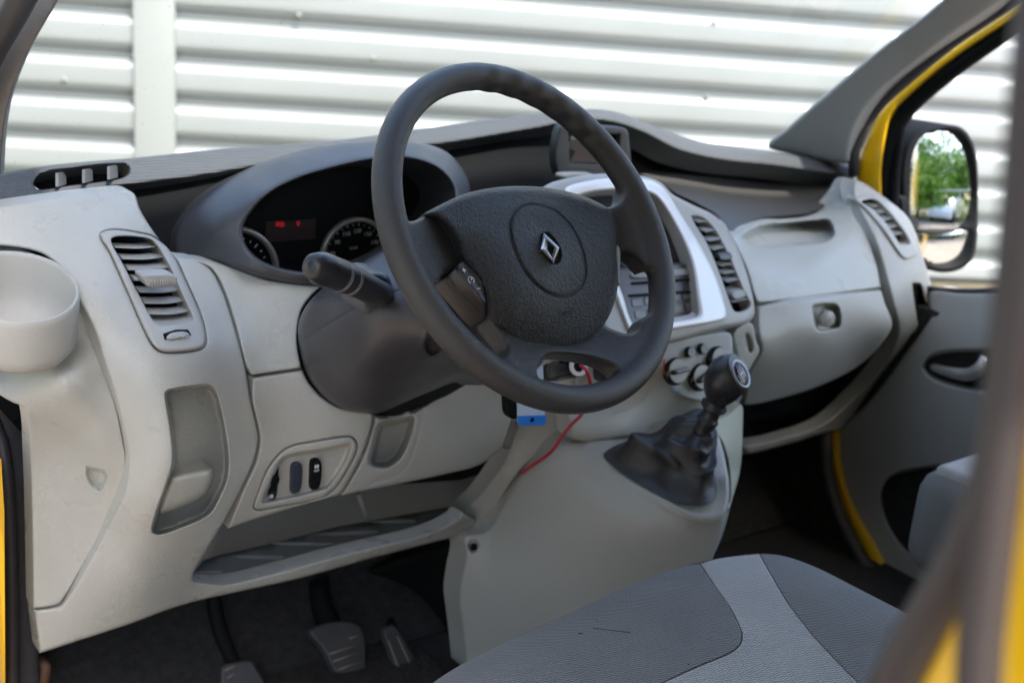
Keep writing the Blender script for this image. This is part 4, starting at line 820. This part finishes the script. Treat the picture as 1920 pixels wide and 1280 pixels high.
# --- driver door opening: jamb, seals, A pillar
geo('door_seal', [pix_tube(XF, [(0, 735, -.79, .009), (25, 765, -.79, .012), (42, 830, -.79, .0125), (50, 950, -.79, .0125), (54, 1100, -.79, .0125), (56, 1320, -.79, .0125)], step=.03, seg=16)], FLOCK, van)
geo('door_seal', [pix_tube(XF, [(-20, 770, -.81, .009), (4, 830, -.81, .009), (16, 950, -.81, .009), (22, 1100, -.81, .009), (24, 1320, -.81, .009)], step=.03, seg=14)], SEALM, van)
mesh('door_jamb', [XF.P(-100, 780, -.84), XF.P(2, 860, -.84), XF.P(8, 960, -.84), XF.P(10, 1340, -.84), XF.P(-100, 1340, -.84)], [(0, 1, 2, 3, 4)], YEL, van, False)
mesh('jamb_inner', [XF.P(-80, 740, -.79), XF.P(60, 780, -.775), XF.P(80, 1330, -.775), XF.P(-80, 1330, -.79)], [(0, 1, 2, 3)], BLACK, van, False)
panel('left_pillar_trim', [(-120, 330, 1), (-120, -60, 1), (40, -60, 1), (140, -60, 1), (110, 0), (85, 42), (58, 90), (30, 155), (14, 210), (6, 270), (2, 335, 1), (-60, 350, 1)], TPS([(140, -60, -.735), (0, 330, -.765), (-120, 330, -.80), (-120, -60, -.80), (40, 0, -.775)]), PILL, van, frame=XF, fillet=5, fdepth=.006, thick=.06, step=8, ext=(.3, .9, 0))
geo('door_seal', [pix_tube(XF, [(-60, 210, -.80, .014), (-20, 110, -.80, .014), (30, 20, -.80, .014), (70, -60, -.80, .014)], step=.03, seg=16)], SEALM, van)

# --- passenger side body, X planes
panel('right_pillar_trim', [(1440, 274), (1480, 236), (1560, 166), (1650, 92), (1740, 24), (1800, -30, 1), (1950, -60, 1), (1895, -8), (1784, 68), (1695, 138), (1642, 184), (1608, 234), (1594, 282), (1592, 306), (1560, 304), (1500, 292)], TPS([(1440, 274, .70), (1800, -30, .64), (1950, -60, .72), (1690, 150, .75), (1600, 300, .775), (1560, 166, .69), (1600, 200, .725)]), PILR, van, frame=XF, fillet=9, fdepth=.012, thick=.05, step=8)
geo('right_pillar_seal', [pix_tube(XF, [(1600, 330, .79, .0105), (1602, 280, .79, .011), (1620, 232, .788, .011), (1655, 190, .785, .011), (1700, 150, .78, .011), (1784, 81, .77, .011), (1904, 0, .76, .011), (1960, -40, .75, .011)], step=.03, seg=12)], SEALM, van)
yf = panel('door_frame', [(1606, 375), (1612, 300), (1630, 242), (1660, 200), (1700, 160), (1784, 92), (1904, 12), (1960, -25, 1), (1960, -5, 1), (1904, 31), (1784, 111), (1700, 182), (1672, 215), (1660, 260), (1652, 320), (1650, 385), (1636, 395)], const(.815), YEL, van, frame=XF, fillet=4, fdepth=.005, thick=.03, step=7)
door = panel('passenger_door', [(1565, 800), (1600, 780), (1640, 740), (1700, 660), (1740, 600), (1744, 543), (1800, 548), (1900, 546), (2020, 540, 1), (2020, 1240, 1), (1700, 1160), (1672, 1110), (1640, 1050), (1600, 975), (1576, 905), (1568, 860)], TPS([(1565, 800, .80), (1744, 543, .83), (1900, 546, .83), (1740, 700, .79), (1900, 700, .79), (1640, 1050, .80), (2020, 1240, .80), (1760, 620, .80), (1850, 630, .80)]), CARD, van, frame=XF, fillet=8, fdepth=.01, thick=.04, step=10,
  feats=[Recess([(1728, 690), (1738, 668), (1765, 656), (1830, 652), (1900, 655), (1905, 735), (1850, 738), (1790, 728), (1745, 712)], .035, 14), Recess([(1648, 930), (1662, 895), (1700, 878), (1800, 870), (1900, 900), (1900, 1060), (1800, 1090), (1710, 1045), (1665, 990)], .06, 16)])
panel('handle_bowl', [(1732, 690), (1742, 672), (1768, 661), (1830, 657), (1900, 660), (1900, 730), (1850, 733), (1790, 723), (1748, 708)], const(.818), BLACK, door, frame=XF, fillet=0, thick=.004, step=10)
geo('door_handle', pix_tube(XF, [(1748, 687, .812, .007), (1780, 697, .800, .010), (1815, 702, .792, .012), (1838, 690, .785, .012), (1848, 668, .79, .008)], step=.01, seg=12), mat('satin_handle', (.62, .62, .62), .3, metal=.5), door)
panel('map_pocket', [(1655, 935), (1668, 900), (1704, 884), (1800, 878), (1900, 905), (1900, 1055), (1800, 1082), (1712, 1040), (1670, 985)], const(.845), BLACK, door, frame=XF, fillet=0, thick=.004, step=12)
geo('window_seal', [pix_tube(XF, [(1660, 392, .835, .013), (1664, 320, .835, .014), (1676, 258, .835, .016), (1702, 205, .835, .016), (1784, 134, .835, .015), (1904, 50, .835, .014), (1960, 12, .835, .014)], step=.03, seg=12), pix_tube(XF, [(1672, 480, .835, .010), (1676, 400, .835, .010), (1680, 320, .835, .008), (1690, 245, .835, .008)], step=.03, seg=10)], BLACK, door)
geo('window_sill_seal', pix_tube(XF, [(1735, 540, .835, .006), (1800, 546, .835, .006), (1900, 543, .835, .006), (2020, 538, .835, .006)], step=.03, seg=10), SEALM, door)
panel('mirror_corner', [(1650, 395), (1660, 370), (1690, 372), (1692, 440), (1690, 500), (1740, 545), (1735, 600), (1690, 520)], const(.84), BLACK, door, frame=XF, fillet=4, fdepth=.004, thick=.02, step=8)
panel('door_sill', [(1555, 806), (1567, 806), (1572, 870), (1592, 940), (1640, 1030), (1692, 1130), (1760, 1250), (1740, 1260), (1676, 1128), (1628, 1045), (1582, 955), (1561, 880)], const(.785), YEL, van, frame=XF, fillet=2.5, fdepth=.004, thick=.03, step=7)
geo('passenger_door_seal', pix_tube(XF, [(1545, 800, .76, .014), (1550, 880, .76, .014), (1572, 960, .76, .014), (1615, 1045, .76, .014), (1665, 1130, .76, .014), (1740, 1260, .76, .014)], step=.03, seg=12), SEALM, van)
box('door_outer_skin', (.872, -.30, .66), (.02, 1.25, .50), YEL, van, .01)
# glass
glm = bpy.data.materials.new('window_glass'); glm.use_nodes = True; t = glm.node_tree; t.nodes.clear()
tr = t.nodes.new('ShaderNodeBsdfTransparent'); tr.inputs[0].default_value = (.93, .96, .94, 1); gs = t.nodes.new('ShaderNodeBsdfGlossy'); gs.inputs['Roughness'].default_value = .02
fr = t.nodes.new('ShaderNodeFresnel'); fr.inputs[0].default_value = 1.45; mx = t.nodes.new('ShaderNodeMixShader'); ou = t.nodes.new('ShaderNodeOutputMaterial')
df = t.nodes.new('ShaderNodeBsdfDiffuse'); df.inputs[0].default_value = (.7, .7, .66, 1); mx2 = t.nodes.new('ShaderNodeMixShader')
tcg = t.nodes.new('ShaderNodeTexCoord'); nz = t.nodes.new('ShaderNodeTexNoise'); nz.inputs['Scale'].default_value = 160; nz.inputs['Detail'].default_value = 2
nz2 = t.nodes.new('ShaderNodeTexNoise'); nz2.inputs['Scale'].default_value = 5
mr = t.nodes.new('ShaderNodeMapRange'); mr.inputs['From Min'].default_value = .68; mr.inputs['From Max'].default_value = .76; mr.inputs['To Max'].default_value = .45
mlt = t.nodes.new('ShaderNodeMath'); mlt.operation = 'MULTIPLY'
t.links.new(tcg.outputs['Object'], nz.inputs['Vector']); t.links.new(tcg.outputs['Object'], nz2.inputs['Vector']); t.links.new(nz.outputs[0], mr.inputs[0]); t.links.new(mr.outputs[0], mlt.inputs[0]); t.links.new(nz2.outputs[0], mlt.inputs[1])
t.links.new(fr.outputs[0], mx.inputs[0]); t.links.new(tr.outputs[0], mx.inputs[1]); t.links.new(gs.outputs[0], mx.inputs[2])
t.links.new(mlt.outputs[0], mx2.inputs[0]); t.links.new(mx.outputs[0], mx2.inputs[1]); t.links.new(df.outputs[0], mx2.inputs[2]); t.links.new(mx2.outputs[0], ou.inputs[0])
n = 14; V = []; Fc = []
for i in range(n+1):
    u = -1+2*i/n
    for j in range(9):
        v = j/8; V.append((u*(.80-.08*v), (.93-.14*u*u)*(1-v)+(.10-.06*u*u)*v, 1.08+.80*v+.03*sin(pi*v)))
for i in range(n):
    for j in range(8): Fc.append((i*9+j, (i+1)*9+j, (i+1)*9+j+1, i*9+j+1))
mesh('windscreen', V, Fc, glm, van)
mesh('side_window', [(.845, .34, 1.06), (.845, -.72, 1.04), (.80, -.72, 1.62), (.80, .02, 1.62)], [(0, 1, 2, 3)], glm, door, False)

# roof, far side upper frame, bulkhead, bonnet
n = 10; V = []; Fc = []
for i in range(n+1):
    u = -1+2*i/n
    for j, (y, z) in enumerate([(.10, 1.885), (0, 1.93), (-.4, 1.97), (-1.5, 1.98), (-3.6, 1.97)]): V.append((u*.80, y-.06*u*u, z-.05*u*u))
    for j, (y, z) in enumerate([(.10, 1.915), (0, 1.96), (-.4, 2.0), (-1.5, 2.01), (-3.6, 2.0)]): V.append((u*.82, y-.06*u*u, z-.05*u*u))
for i in range(n):
    for j in range(4): Fc += [(i*10+j, i*10+j+1, (i+1)*10+j+1, (i+1)*10+j), (i*10+5+j, (i+1)*10+5+j, (i+1)*10+6+j, i*10+6+j)]
mesh('roof', V, Fc, YEL, van)
dd = box('driver_door', (-1.34, .47, .98), (.94, .07, 1.05), CARD, van, .03); box('outer_skin', (-1.34, .515, .98), (.96, .02, 1.08), YEL, dd, .01)
geo('window_frame', tube_geo([(-.90, .47, 1.5), (-1.25, .47, 1.80), (-1.78, .47, 1.82), (-1.78, .47, 1.5)], .022, 10), BLACK, dd)
box('cant_rail', (-.825, -.30, 1.80), (.14, 1.4, .20), YEL, van, .03); box('headlining', (0, -.75, 1.885), (1.50, 1.45, .03), mat('headlining_cloth', (.45, .45, .42), .9), van, .01)  # cant rail is out of view, added and widened to keep sun off the dash
box('bulkhead', (0, -1.50, 1.2), (1.58, .03, 1.45), mat('bulkhead_grey', (.35, .35, .34), .6), van, .01)
box('cargo_side', (-.84, -2.25, 1.15), (.03, 2.7, 1.55), YEL, van, .02); box('cargo_side', (.86, -2.3, 1.15), (.04, 2.6, 1.55), YEL, van, .02)
n = 8; V = []
for i in range(n+1):
    u = -1+2*i/n
    for (y, z) in ((.95, 1.02), (1.2, .98), (1.5, .88), (1.68, .72), (1.72, .5)): V.append((u*(.80 if y < 1.6 else .74), y-.18*u*u, z-.05*u*u))
mesh('bonnet', V, [(i*5+j, (i+1)*5+j, (i+1)*5+j+1, i*5+j+1) for i in range(n) for j in range(4)], YEL, van)
for sx in ():
    geo('body_pillar', tube_geo([(sx*.80, .58, 1.10), (sx*.78, .36, 1.45), (sx*.74, .08, 1.82)] if sx > 0 else [(sx*.80, .60, 1.05), (sx*.785, .52, 1.22)], .022, 12), YEL, van)

# --- B pillar close to the camera: seals and yellow paint
geo('rear_opening_seal', pix_tube(XF, [(1655, 1340, -.845, .0078), (1690, 1250, -.845, .0076), (1750, 1140, -.845, .0074), (1820, 1020, -.846, .0074), (1868, 880, -.848, .0072), (1896, 700, -.85, .0072), (1916, 500, -.85, .0072), (1932, 300, -.85, .0072), (1946, 120, -.85, .0072), (1962, -60, -.85, .0072)], step=.01, seg=18), BPS, van)
geo('rear_opening_seal', pix_tube(XF, [(1832, 1340, -.858, .0066), (1838, 1200, -.858, .0066), (1855, 1060, -.858, .0064), (1874, 900, -.858, .0062), (1893, 740, -.858, .0062), (1912, 560, -.858, .0062), (1932, 360, -.858, .0062), (1950, 60, -.858, .0062)], step=.01, seg=18), BPS, van)
bp_ = panel('door_pillar', [(1700, 1360, 1), (1755, 1200), (1800, 1080), (1850, 960), (1900, 800), (1925, 500), (1945, 0), (1950, -60, 1), (2200, -60, 1), (2200, 1360, 1)], const(-.843), YEL, van, frame=XF, fillet=0, thick=.10, step=14)
panel('pillar_seal_channel', [(1680, 1360), (1745, 1210), (1800, 1075), (1822, 1050), (1842, 1000), (1860, 940), (1895, 760), (1925, 500), (1940, 200), (1945, -60, 1), (1950, -60, 1), (1934, 200), (1910, 480), (1886, 760), (1852, 920), (1795, 1040), (1715, 1150), (1640, 1340)], const(-.846), BPS, van, frame=XF, fillet=0, thick=.02, step=10)

# --- seats
SZF = Frame((0, 0, -1))
gout = [(700, 1420), (760, 1330), (812, 1279), (900, 1226), (1000, 1180), (1100, 1134), (1200, 1089), (1280, 1062), (1350, 1046), (1420, 1037), (1470, 1042), (1530, 1063), (1600, 1098), (1680, 1139), (1800, 1200), (1950, 1290), (2000, 1420)]
GO = np.array(smooth_open(gout, 8))
SZ = TPS([(812, 1279, -.865), (1100, 1134, -.868), (1420, 1037, -.870), (1680, 1139, -.878), (1200, 1250, -.862), (1000, 1300, -.860), (1400, 1200, -.866), (1600, 1300, -.880), (1800, 1250, -.885), (900, 1400, -.86), (1900, 1400, -.885)])
def seatw(x, y):
    d = dist_poly(np.stack([x, y], -1), GO, False); t_ = np.clip(d/75, 0, 1); return SZ(x, y)+.030*(1-np.sqrt(1-(1-t_)**2))
def edge(i0, i1): return [tuple(p) for p in gout[i0:i1]]
b1 = [(1312, 1056), (1345, 1105), (1372, 1145), (1390, 1185), (1388, 1205), (1370, 1222), (1300, 1252), (1200, 1300), (1100, 1360)]
b2 = [(1425, 1038), (1445, 1075), (1478, 1130), (1520, 1185), (1570, 1240), (1640, 1310), (1700, 1380)]
SCF = []
for pts_ in ([(1113, 1177), (1140, 1180), (1182, 1185)], [(1084, 1187), (1094, 1186)], [(1118, 1163), (1122, 1163)], [(1290, 1245), (1293, 1244)]):
    SCF.append(tube_geo([SZF.P(np.array(float(x)), np.array(float(y)), float(seatw(np.array([float(x)]), np.array([float(y)]))[0])-.0003) for x, y in pts_], .00035, 6))
box('seat_base', (-.42, -.52, .66), (.44, .50, .26), DARK, van, .03)
ds = panel('driver_seat', [(1314, 1056, 1)]+[(x+1, y) for x, y in gout[8:9]]+[(1423, 1038, 1)]+[(x-1, y) for x, y in b2[1:]]+[(1690, 1420, 1), (1010, 1420, 1)]+[(x+1.5, y+1) for x, y in b1[::-1][:-1]], seatw, FABL, van, frame=SZF, fillet=2.5, fdepth=.0015, thick=.0, step=7, grid=14)
panel('seat_centre_cloth', [(1312, 1056, 1)]+b1[1:]+[(1010, 1420, 1), (700, 1420, 1)]+[g for g in gout[1:8]], seatw, FABD, ds, frame=SZF, fillet=2.5, fdepth=.0015, thick=.0, step=7, grid=14)
panel('seat_bolster', [(1425, 1038, 1)]+gout[10:]+[(1700, 1420, 1)]+b2[1:][::-1], seatw, FABD, ds, frame=SZF, fillet=2.5, fdepth=.0015, thick=.0, step=7, grid=14)
V = []
for p in GO:
    q = SZF.P(np.array(p[0]), np.array(p[1]), seatw(np.array([p[0]]), np.array([p[1]]))[0]); 
    for (dy, dz) in ((0, 0), (.008, -.02), (.010, -.05), (-.01, -.10), (-.05, -.16)): V.append(q+np.array([0, dy, dz]))
mesh('cushion_front', V, [(i*5+j, (i+1)*5+j, (i+1)*5+j+1, i*5+j+1) for i in range(len(GO)-1) for j in range(4)], FABD, ds)
geo('seat_backrest', [(lambda g_: g_)(tube_geo([(-.62, -.80, .86), (-.62, -.88, 1.1), (-.60, -.96, 1.35), (-.42, -.99, 1.47), (-.24, -.96, 1.35), (-.22, -.88, 1.1), (-.22, -.80, .86)], .06, 14)), box_geo((-.42, -.90, 1.12), (.36, .10, .56), np.array([[1, 0, 0], [0, .97, .24], [0, -.24, .97]]))], FABD, ds) if False else None
# passenger seat: cushion with a paler front roll
V, Fc = box_geo((.57, -.31, .78), (.50, .56, .16)); [geo('scuff', q, BLACK, ds) for q in SCF]; pso = mesh('passenger_seat', V, Fc, FABD, van, False); bevel_obj(pso, .045, 5)
V, Fc = box_geo((.57, -.31, .853), (.46, .52, .03)); bevel_obj(mesh('seat_top_cloth', V, Fc, FABL, pso, False), .013, 4)

#SECTION mirror
# --- door mirror (passenger side)
mc = np.array(XF.P(1762, 372, 1.02))
def mirror_facing(): 
    n_ = np.array([-.42, -.90, .135]); return n_/np.linalg.norm(n_)
MN = mirror_facing(); MF = Frame(-MN, mc)
hous = panel('mirror_housing', [(1690, 330), (1700, 275), (1722, 248), (1760, 236), (1800, 238), (1822, 262), (1832, 300), (1834, 380), (1832, 450), (1824, 485), (1800, 505), (1765, 511), (1730, 500), (1705, 470), (1694, 400)], const(.0), BLACK, van, frame=MF, fillet=7, fdepth=.014, thick=.09, step=6, ext=(-.1, 1, 0),
   holes=[[(1708, 340), (1712, 288), (1731, 255), (1763, 243), (1797, 246), (1819, 274), (1829, 330), (1829, 404), (1818, 426), (1780, 434), (1726, 432), (1709, 417)], [(1714, 436), (1760, 440), (1822, 430), (1822, 460), (1812, 485), (1785, 500), (1750, 498), (1725, 480)]], hfillet=3, hfdepth=.003, hole_thick=.02)
mir = mat('mirror_silver', (.86, .9, .88), .01, metal=1)
def glassp(nm, pts, curv, dn):
    n_ = (MN+np.array(dn)); n_ /= np.linalg.norm(n_); f = Frame(-n_, MF.P(1768, 345, .012) if curv < 20 and nm == 'mirror_glass' else MF.P(1768, 465, .012))
    c_ = f.O
    def dfun(x, y):
        P = f.P(x, y, np.zeros_like(x)); return ((P-c_)**2).sum(-1)/(2*curv)
    return panel(nm, pts, dfun, mir, hous, frame=f, fillet=0, thick=.003, step=5, grid=7)
glassp('mirror_glass', [(1704, 340), (1708, 286), (1728, 251), (1762, 240), (1799, 243), (1823, 272), (1833, 330), (1833, 406), (1821, 429), (1780, 437), (1724, 435), (1705, 419)], .85, (0, 0, 0))
glassp('wide_angle_glass', [(1712, 434), (1760, 438), (1824, 428), (1824, 460), (1814, 487), (1785, 502), (1750, 500), (1723, 481)], .5, (0, 0, -.12))
geo('mirror_arm', [tube_geo([(.84, .46, 1.0), (.90, .48, 1.02), (mc[0]-.03, mc[1]+.05, mc[2]-.06)], [.03, .028, .03], 12)], BLACK, hous)

#SECTION loose
# ------------------------------------------------------------------ loose things
plug = empty('charger_plug', tuple(YF.P(1060, 690, .22)), 'black round charger plug with a white ring in the centre socket', 'plug')
Pp = np.array(plug.location)
a0, a1 = YF.P(1020, 700, .27), YF.P(1088, 686, .165); dirp = (a1-a0)/np.linalg.norm(a1-a0)
geo('plug_body', lathe_geo([(.0, 0), (.012, 0), (.013, .03), (.0115, .035), (.0145, .04), (.0145, .105), (.0135, .112), (0, .112)], dirp, a0-Pp, 28), GLOSS, plug, sharp=40)
def ringpart(o, ax, r0, r1, h): return lathe_geo([(r0, 0), (r0, h), (r1, h), (r1, 0)], ax, o, 32)[0], [f for f in lathe_geo([(r0, 0), (r0, h), (r1, h), (r1, 0)], ax, o, 32)[1][:-2]]
geo('plug_ring', ringpart(a0+dirp*.1115-Pp, dirp, .0075, .0128, .003), mat('white_plastic', (.7, .72, .7), .4), plug, sharp=40)
geo('plug_hole', lathe_geo([(.0075, 0), (.0075, .0012), (0, .0012)], dirp, a0+dirp*.1118-Pp, 20), BLACK, plug)
w0 = a0+dirp*.113
cb = geo('red_cable', [pix_tube(YF, [(1088, 684, .160), (1098, 692, .15), (1106, 715, .16), (1104, 745, .19), (1092, 775, .225), (1072, 795, .240), (1052, 820, .245), (1035, 845, .262), (1008, 866, .298), (992, 876, .308), (978, 888, .322)], r=.0024, step=.008, seg=10)], mat('red_cable', (.45, .008, .04), .4), None)
tag(cb, 'thin red cable running from the round plug down to the console seam', 'cable')
# key with fob and blue tag hanging from the ignition
key = empty('key_bunch', tuple(YF.P(985, 740, .16)), 'keys with a black fob and a blue and white tag hanging below the steering wheel', 'keys')
Kp = np.array(key.location)
def kpanel(nm, pts, d, M, **k):
    V, Fc = panel_geo(pts, const(d), **k); return mesh(nm, V-Kp, Fc, M, key, True, 40)
kpanel('key_tag', [(971, 640, 1), (1016, 640, 1), (1022, 790), (1020, 796), (976, 796), (971, 790)], .155, mat('tag_white', (.50, .60, .75), .4), fillet=1, fdepth=.0005, thick=.0015, step=5)
kpanel('key_tag_stripe', [(971, 780, 1), (1023, 778, 1), (1024, 793), (1020, 797), (976, 797), (972, 793)], .1535, mat('tag_blue', (.02, .20, .70), .4), fillet=1.5, fdepth=.0005, thick=.0012, step=3)
e_ = YF.P(998, 787, .1528)-Kp; geo('tag_hole', lathe_geo([(0, .0006), (.0028, .0006), (.003, 0)], (0, -1, 0), e_, 16), BLACK, key)
kpanel('key_fob', [(952, 700), (968, 700), (972, 750), (972, 778), (966, 786), (956, 783), (950, 770)], .157, BLACK, fillet=5, fdepth=.005, thick=.010, step=4)
kpanel('key_blade', [(960, 787, 1), (969, 790, 1), (966, 815), (958, 838), (948, 842), (944, 838), (952, 812)], .160, METAL, fillet=1, fdepth=.0008, thick=.002, step=4)
geo('key_ring', tube_geo([YF.P(985, 700, .16)-Kp+np.array([.012*cos(a), .004, .012*sin(a)]) for a in np.linspace(0, 2*pi, 24)], .0009, 6), METAL, key)

#SECTION outside
# ------------------------------------------------------------------ things behind the camera, seen in the door mirror
def leafy(name, x, y, h, r, label, seed, hue=0):
    rd = random.Random(seed); root = empty(name, (x, y, 0), label, 'tree', 'trees behind the parking place')
    V, Fc = tube_geo([(0, 0, 0), (.05, 0, h*.3), (-.05, .1, h*.55), (0, 0, h*.8)], [.22, .16, .11, .04], 10)
    pr = [(V, Fc)]
    for k in range(6):
        a = k*1.05; z = h*(.35+.07*k); pr.append(tube_geo([(0, 0, z), (cos(a)*r*.4, sin(a)*r*.4, z+.8), (cos(a)*r*.75, sin(a)*r*.75, z+1.2)], [.09, .06, .02], 6))
    geo('trunk', pr, mat('bark', (.09, .07, .05), .9), root)
    lm = mat('leaves_%d' % hue, [(.10, .22, .02), (.16, .30, .03), (.07, .16, .02)][hue], .6, var=.4, vscale=1.5)
    VV = []; FF = []
    cl = [(rd.gauss(0, .45)*r, rd.gauss(0, .45)*r, h*.50+rd.gauss(0, .2)*h) for _ in range(150)]
    for (cx, cy, cz) in cl:
        for _ in range(45):
            p = np.array([cx+rd.gauss(0, .35), cy+rd.gauss(0, .35), max(.8, cz+rd.gauss(0, .3))]); u = np.array([rd.gauss(0, 1) for _ in range(3)]); u /= np.linalg.norm(u); v = np.cross(u, [rd.gauss(0, 1) for _ in range(3)]); v /= np.linalg.norm(v)+1e-6
            s = rd.uniform(.10, .20); n = len(VV); VV += [p-u*s, p+v*s*.5, p+u*s, p-v*s*.5]; FF.append((n, n+1, n+2, n+3))
    mesh('crown', VV, FF, lm, root, False)

for i, (x, y, h, r, lb) in enumerate([(-.6, -15.5, 7.5, 3.6, 'big leafy tree nearest the van, mirrored in the door mirror'), (2.2, -16.5, 8, 4.0, 'tall bright green tree in the middle of the row seen in the door mirror'), (-4.5, -18, 8, 3.4, 'leafy tree at the far end of the row behind the parking place'), (.7, -12.8, 4.6, 1.7, 'small bright tree standing in front of the row seen in the door mirror'), (5.6, -18, 6.5, 2.4, 'rounded tree at the right end of the row seen in the door mirror')]):
    leafy('tree', x, y, h, r, lb, i+1, i % 2)
hm = mat('hedge_leaves', (.28, .34, .03), .7, var=.3, vscale=3); rd = random.Random(9); VV = []; FF = []
for _ in range(6500):
    p = np.array([rd.uniform(-6, 5), rd.gauss(0, .35)-.0, abs(rd.gauss(.6, .35))]); u = np.array([rd.gauss(0, 1) for _ in range(3)]); u /= np.linalg.norm(u); v = np.cross(u, [0.3, .2, 1]); v /= np.linalg.norm(v)
    n = len(VV); q = .07; VV += [p-u*q, p+v*q*.5, p+u*q, p-v*q*.5]; FF.append((n, n+1, n+2, n+3))
hdg = empty('hedge', (0, -11.8, 0), 'low yellow-green hedge under the trees, seen in the door mirror', 'hedge'); mesh('foliage', VV, FF, hm, hdg, False)
fnc = empty('fence', (0, -12.2, 0), 'pale rail fence behind the hedge, seen in the door mirror', 'fence')
wf = mat('galvanised_rail', (.6, .6, .58), .5)
geo('rail', [tube_geo([(-8, 0, 1.9), (6, 0, 1.9)], .04, 8), tube_geo([(-8, 0, .9), (6, 0, .9)], .03, 8)], wf, fnc)
for i in range(8): geo('post', tube_geo([(-8+i*2, 0, 0), (-8+i*2, 0, 1.95)], .035, 8), wf, fnc)
def car(x, y, az, label):
    c = empty('parked_car', (x, y, 0), label, 'car'); cp = mat('white_car_paint', (.75, .76, .78), .25, coat=1)
    def L(p): a = radians(az); return (p[0]*cos(a)-p[1]*sin(a), p[0]*sin(a)+p[1]*cos(a), p[2])
    pr = [(-2.1, .35), (-2.15, .75), (-2.0, .95), (-1.6, 1.02), (-1.05, 1.42), (.35, 1.45), (1.1, 1.0), (2.0, .85), (2.15, .6), (2.1, .3)]
    V = []; 
    for k, (sx, ins) in enumerate(((-.86, 0), (-.6, 0), (.6, 0), (.86, 0))):
        for (yy, z) in pr: V.append(L((sx*(1-.16*max(0, z-.95)), yy, z if abs(sx) < .8 else z-.04)))
    n = len(pr); Fs = [(k*n+i, k*n+i+1, (k+1)*n+i+1, (k+1)*n+i) for k in range(3) for i in range(n-1)]+[tuple(range(n))[::-1], tuple(range(3*n, 4*n))]
    mesh('body', V, Fs, cp, c, True, 35)
    gl_ = mat('car_glass', (.02, .03, .035), .1)
    for (a_, b_) in (((-1.55, 1.06), (-1.1, 1.38)), ((1.02, 1.06), (.42, 1.40))):
        mesh('window', [L((-.62, a_[0]-.02*np.sign(-a_[0]), a_[1]+.02)), L((.62, a_[0]-.02*np.sign(-a_[0]), a_[1]+.02)), L((.56, b_[0]+.03*np.sign(b_[0]), b_[1]+.02)), L((-.56, b_[0]+.03*np.sign(b_[0]), b_[1]+.02))], [(0, 1, 2, 3)], gl_, c, False)
    for sx in (-1, 1):
        mesh('window', [L((sx*.868, -1.35, 1.0)), L((sx*.868, .9, 1.0)), L((sx*.81, .35, 1.36)), L((sx*.81, -1.0, 1.36))], [(0, 1, 2, 3)], gl_, c, False)
        V, Fc = box_geo((0, 0, 0), (.32, .05, .16)); mesh('tail_lamp', [L((v[0]+sx*.62, v[1]-2.13, v[2]+.78)) for v in V], Fc, mat('tail_red', (.55, .02, .02), .3), c, False)
        for yy in (-1.35, 1.35): geo('wheel', lathe_geo([(0, 0), (.2, 0), (.32, .01), (.32, .2), (.2, .22), (0, .22)], L((sx, 0, 0)), L((sx*.70, yy, .32)), 20), BLACK, c, sharp=40)
    V, Fc = box_geo((0, -2.17, .6), (.5, .02, .11)); mesh('number_plate', [L(v) for v in V], Fc, mat('plate_yellow', (.7, .5, .02), .5), c, False)
car(3.3, -12.6, 28, 'white parked hatchback with red tail lamps, seen small in the door mirror')

for i, (x, y, h, r, lb) in enumerate([(-7.6, -5.0, 7.5, 3.2, 'broad unseen tree added behind the camera to block sky light from the driver side'), (-7.0, 2.0, 8, 3.4, 'tall unseen tree added left of the camera to block sky light near the driver door')]):
    leafy('tree', x, y, h, r, lb, i+21, 2)  # these two stand out of view, added to cut sky light on the left dash
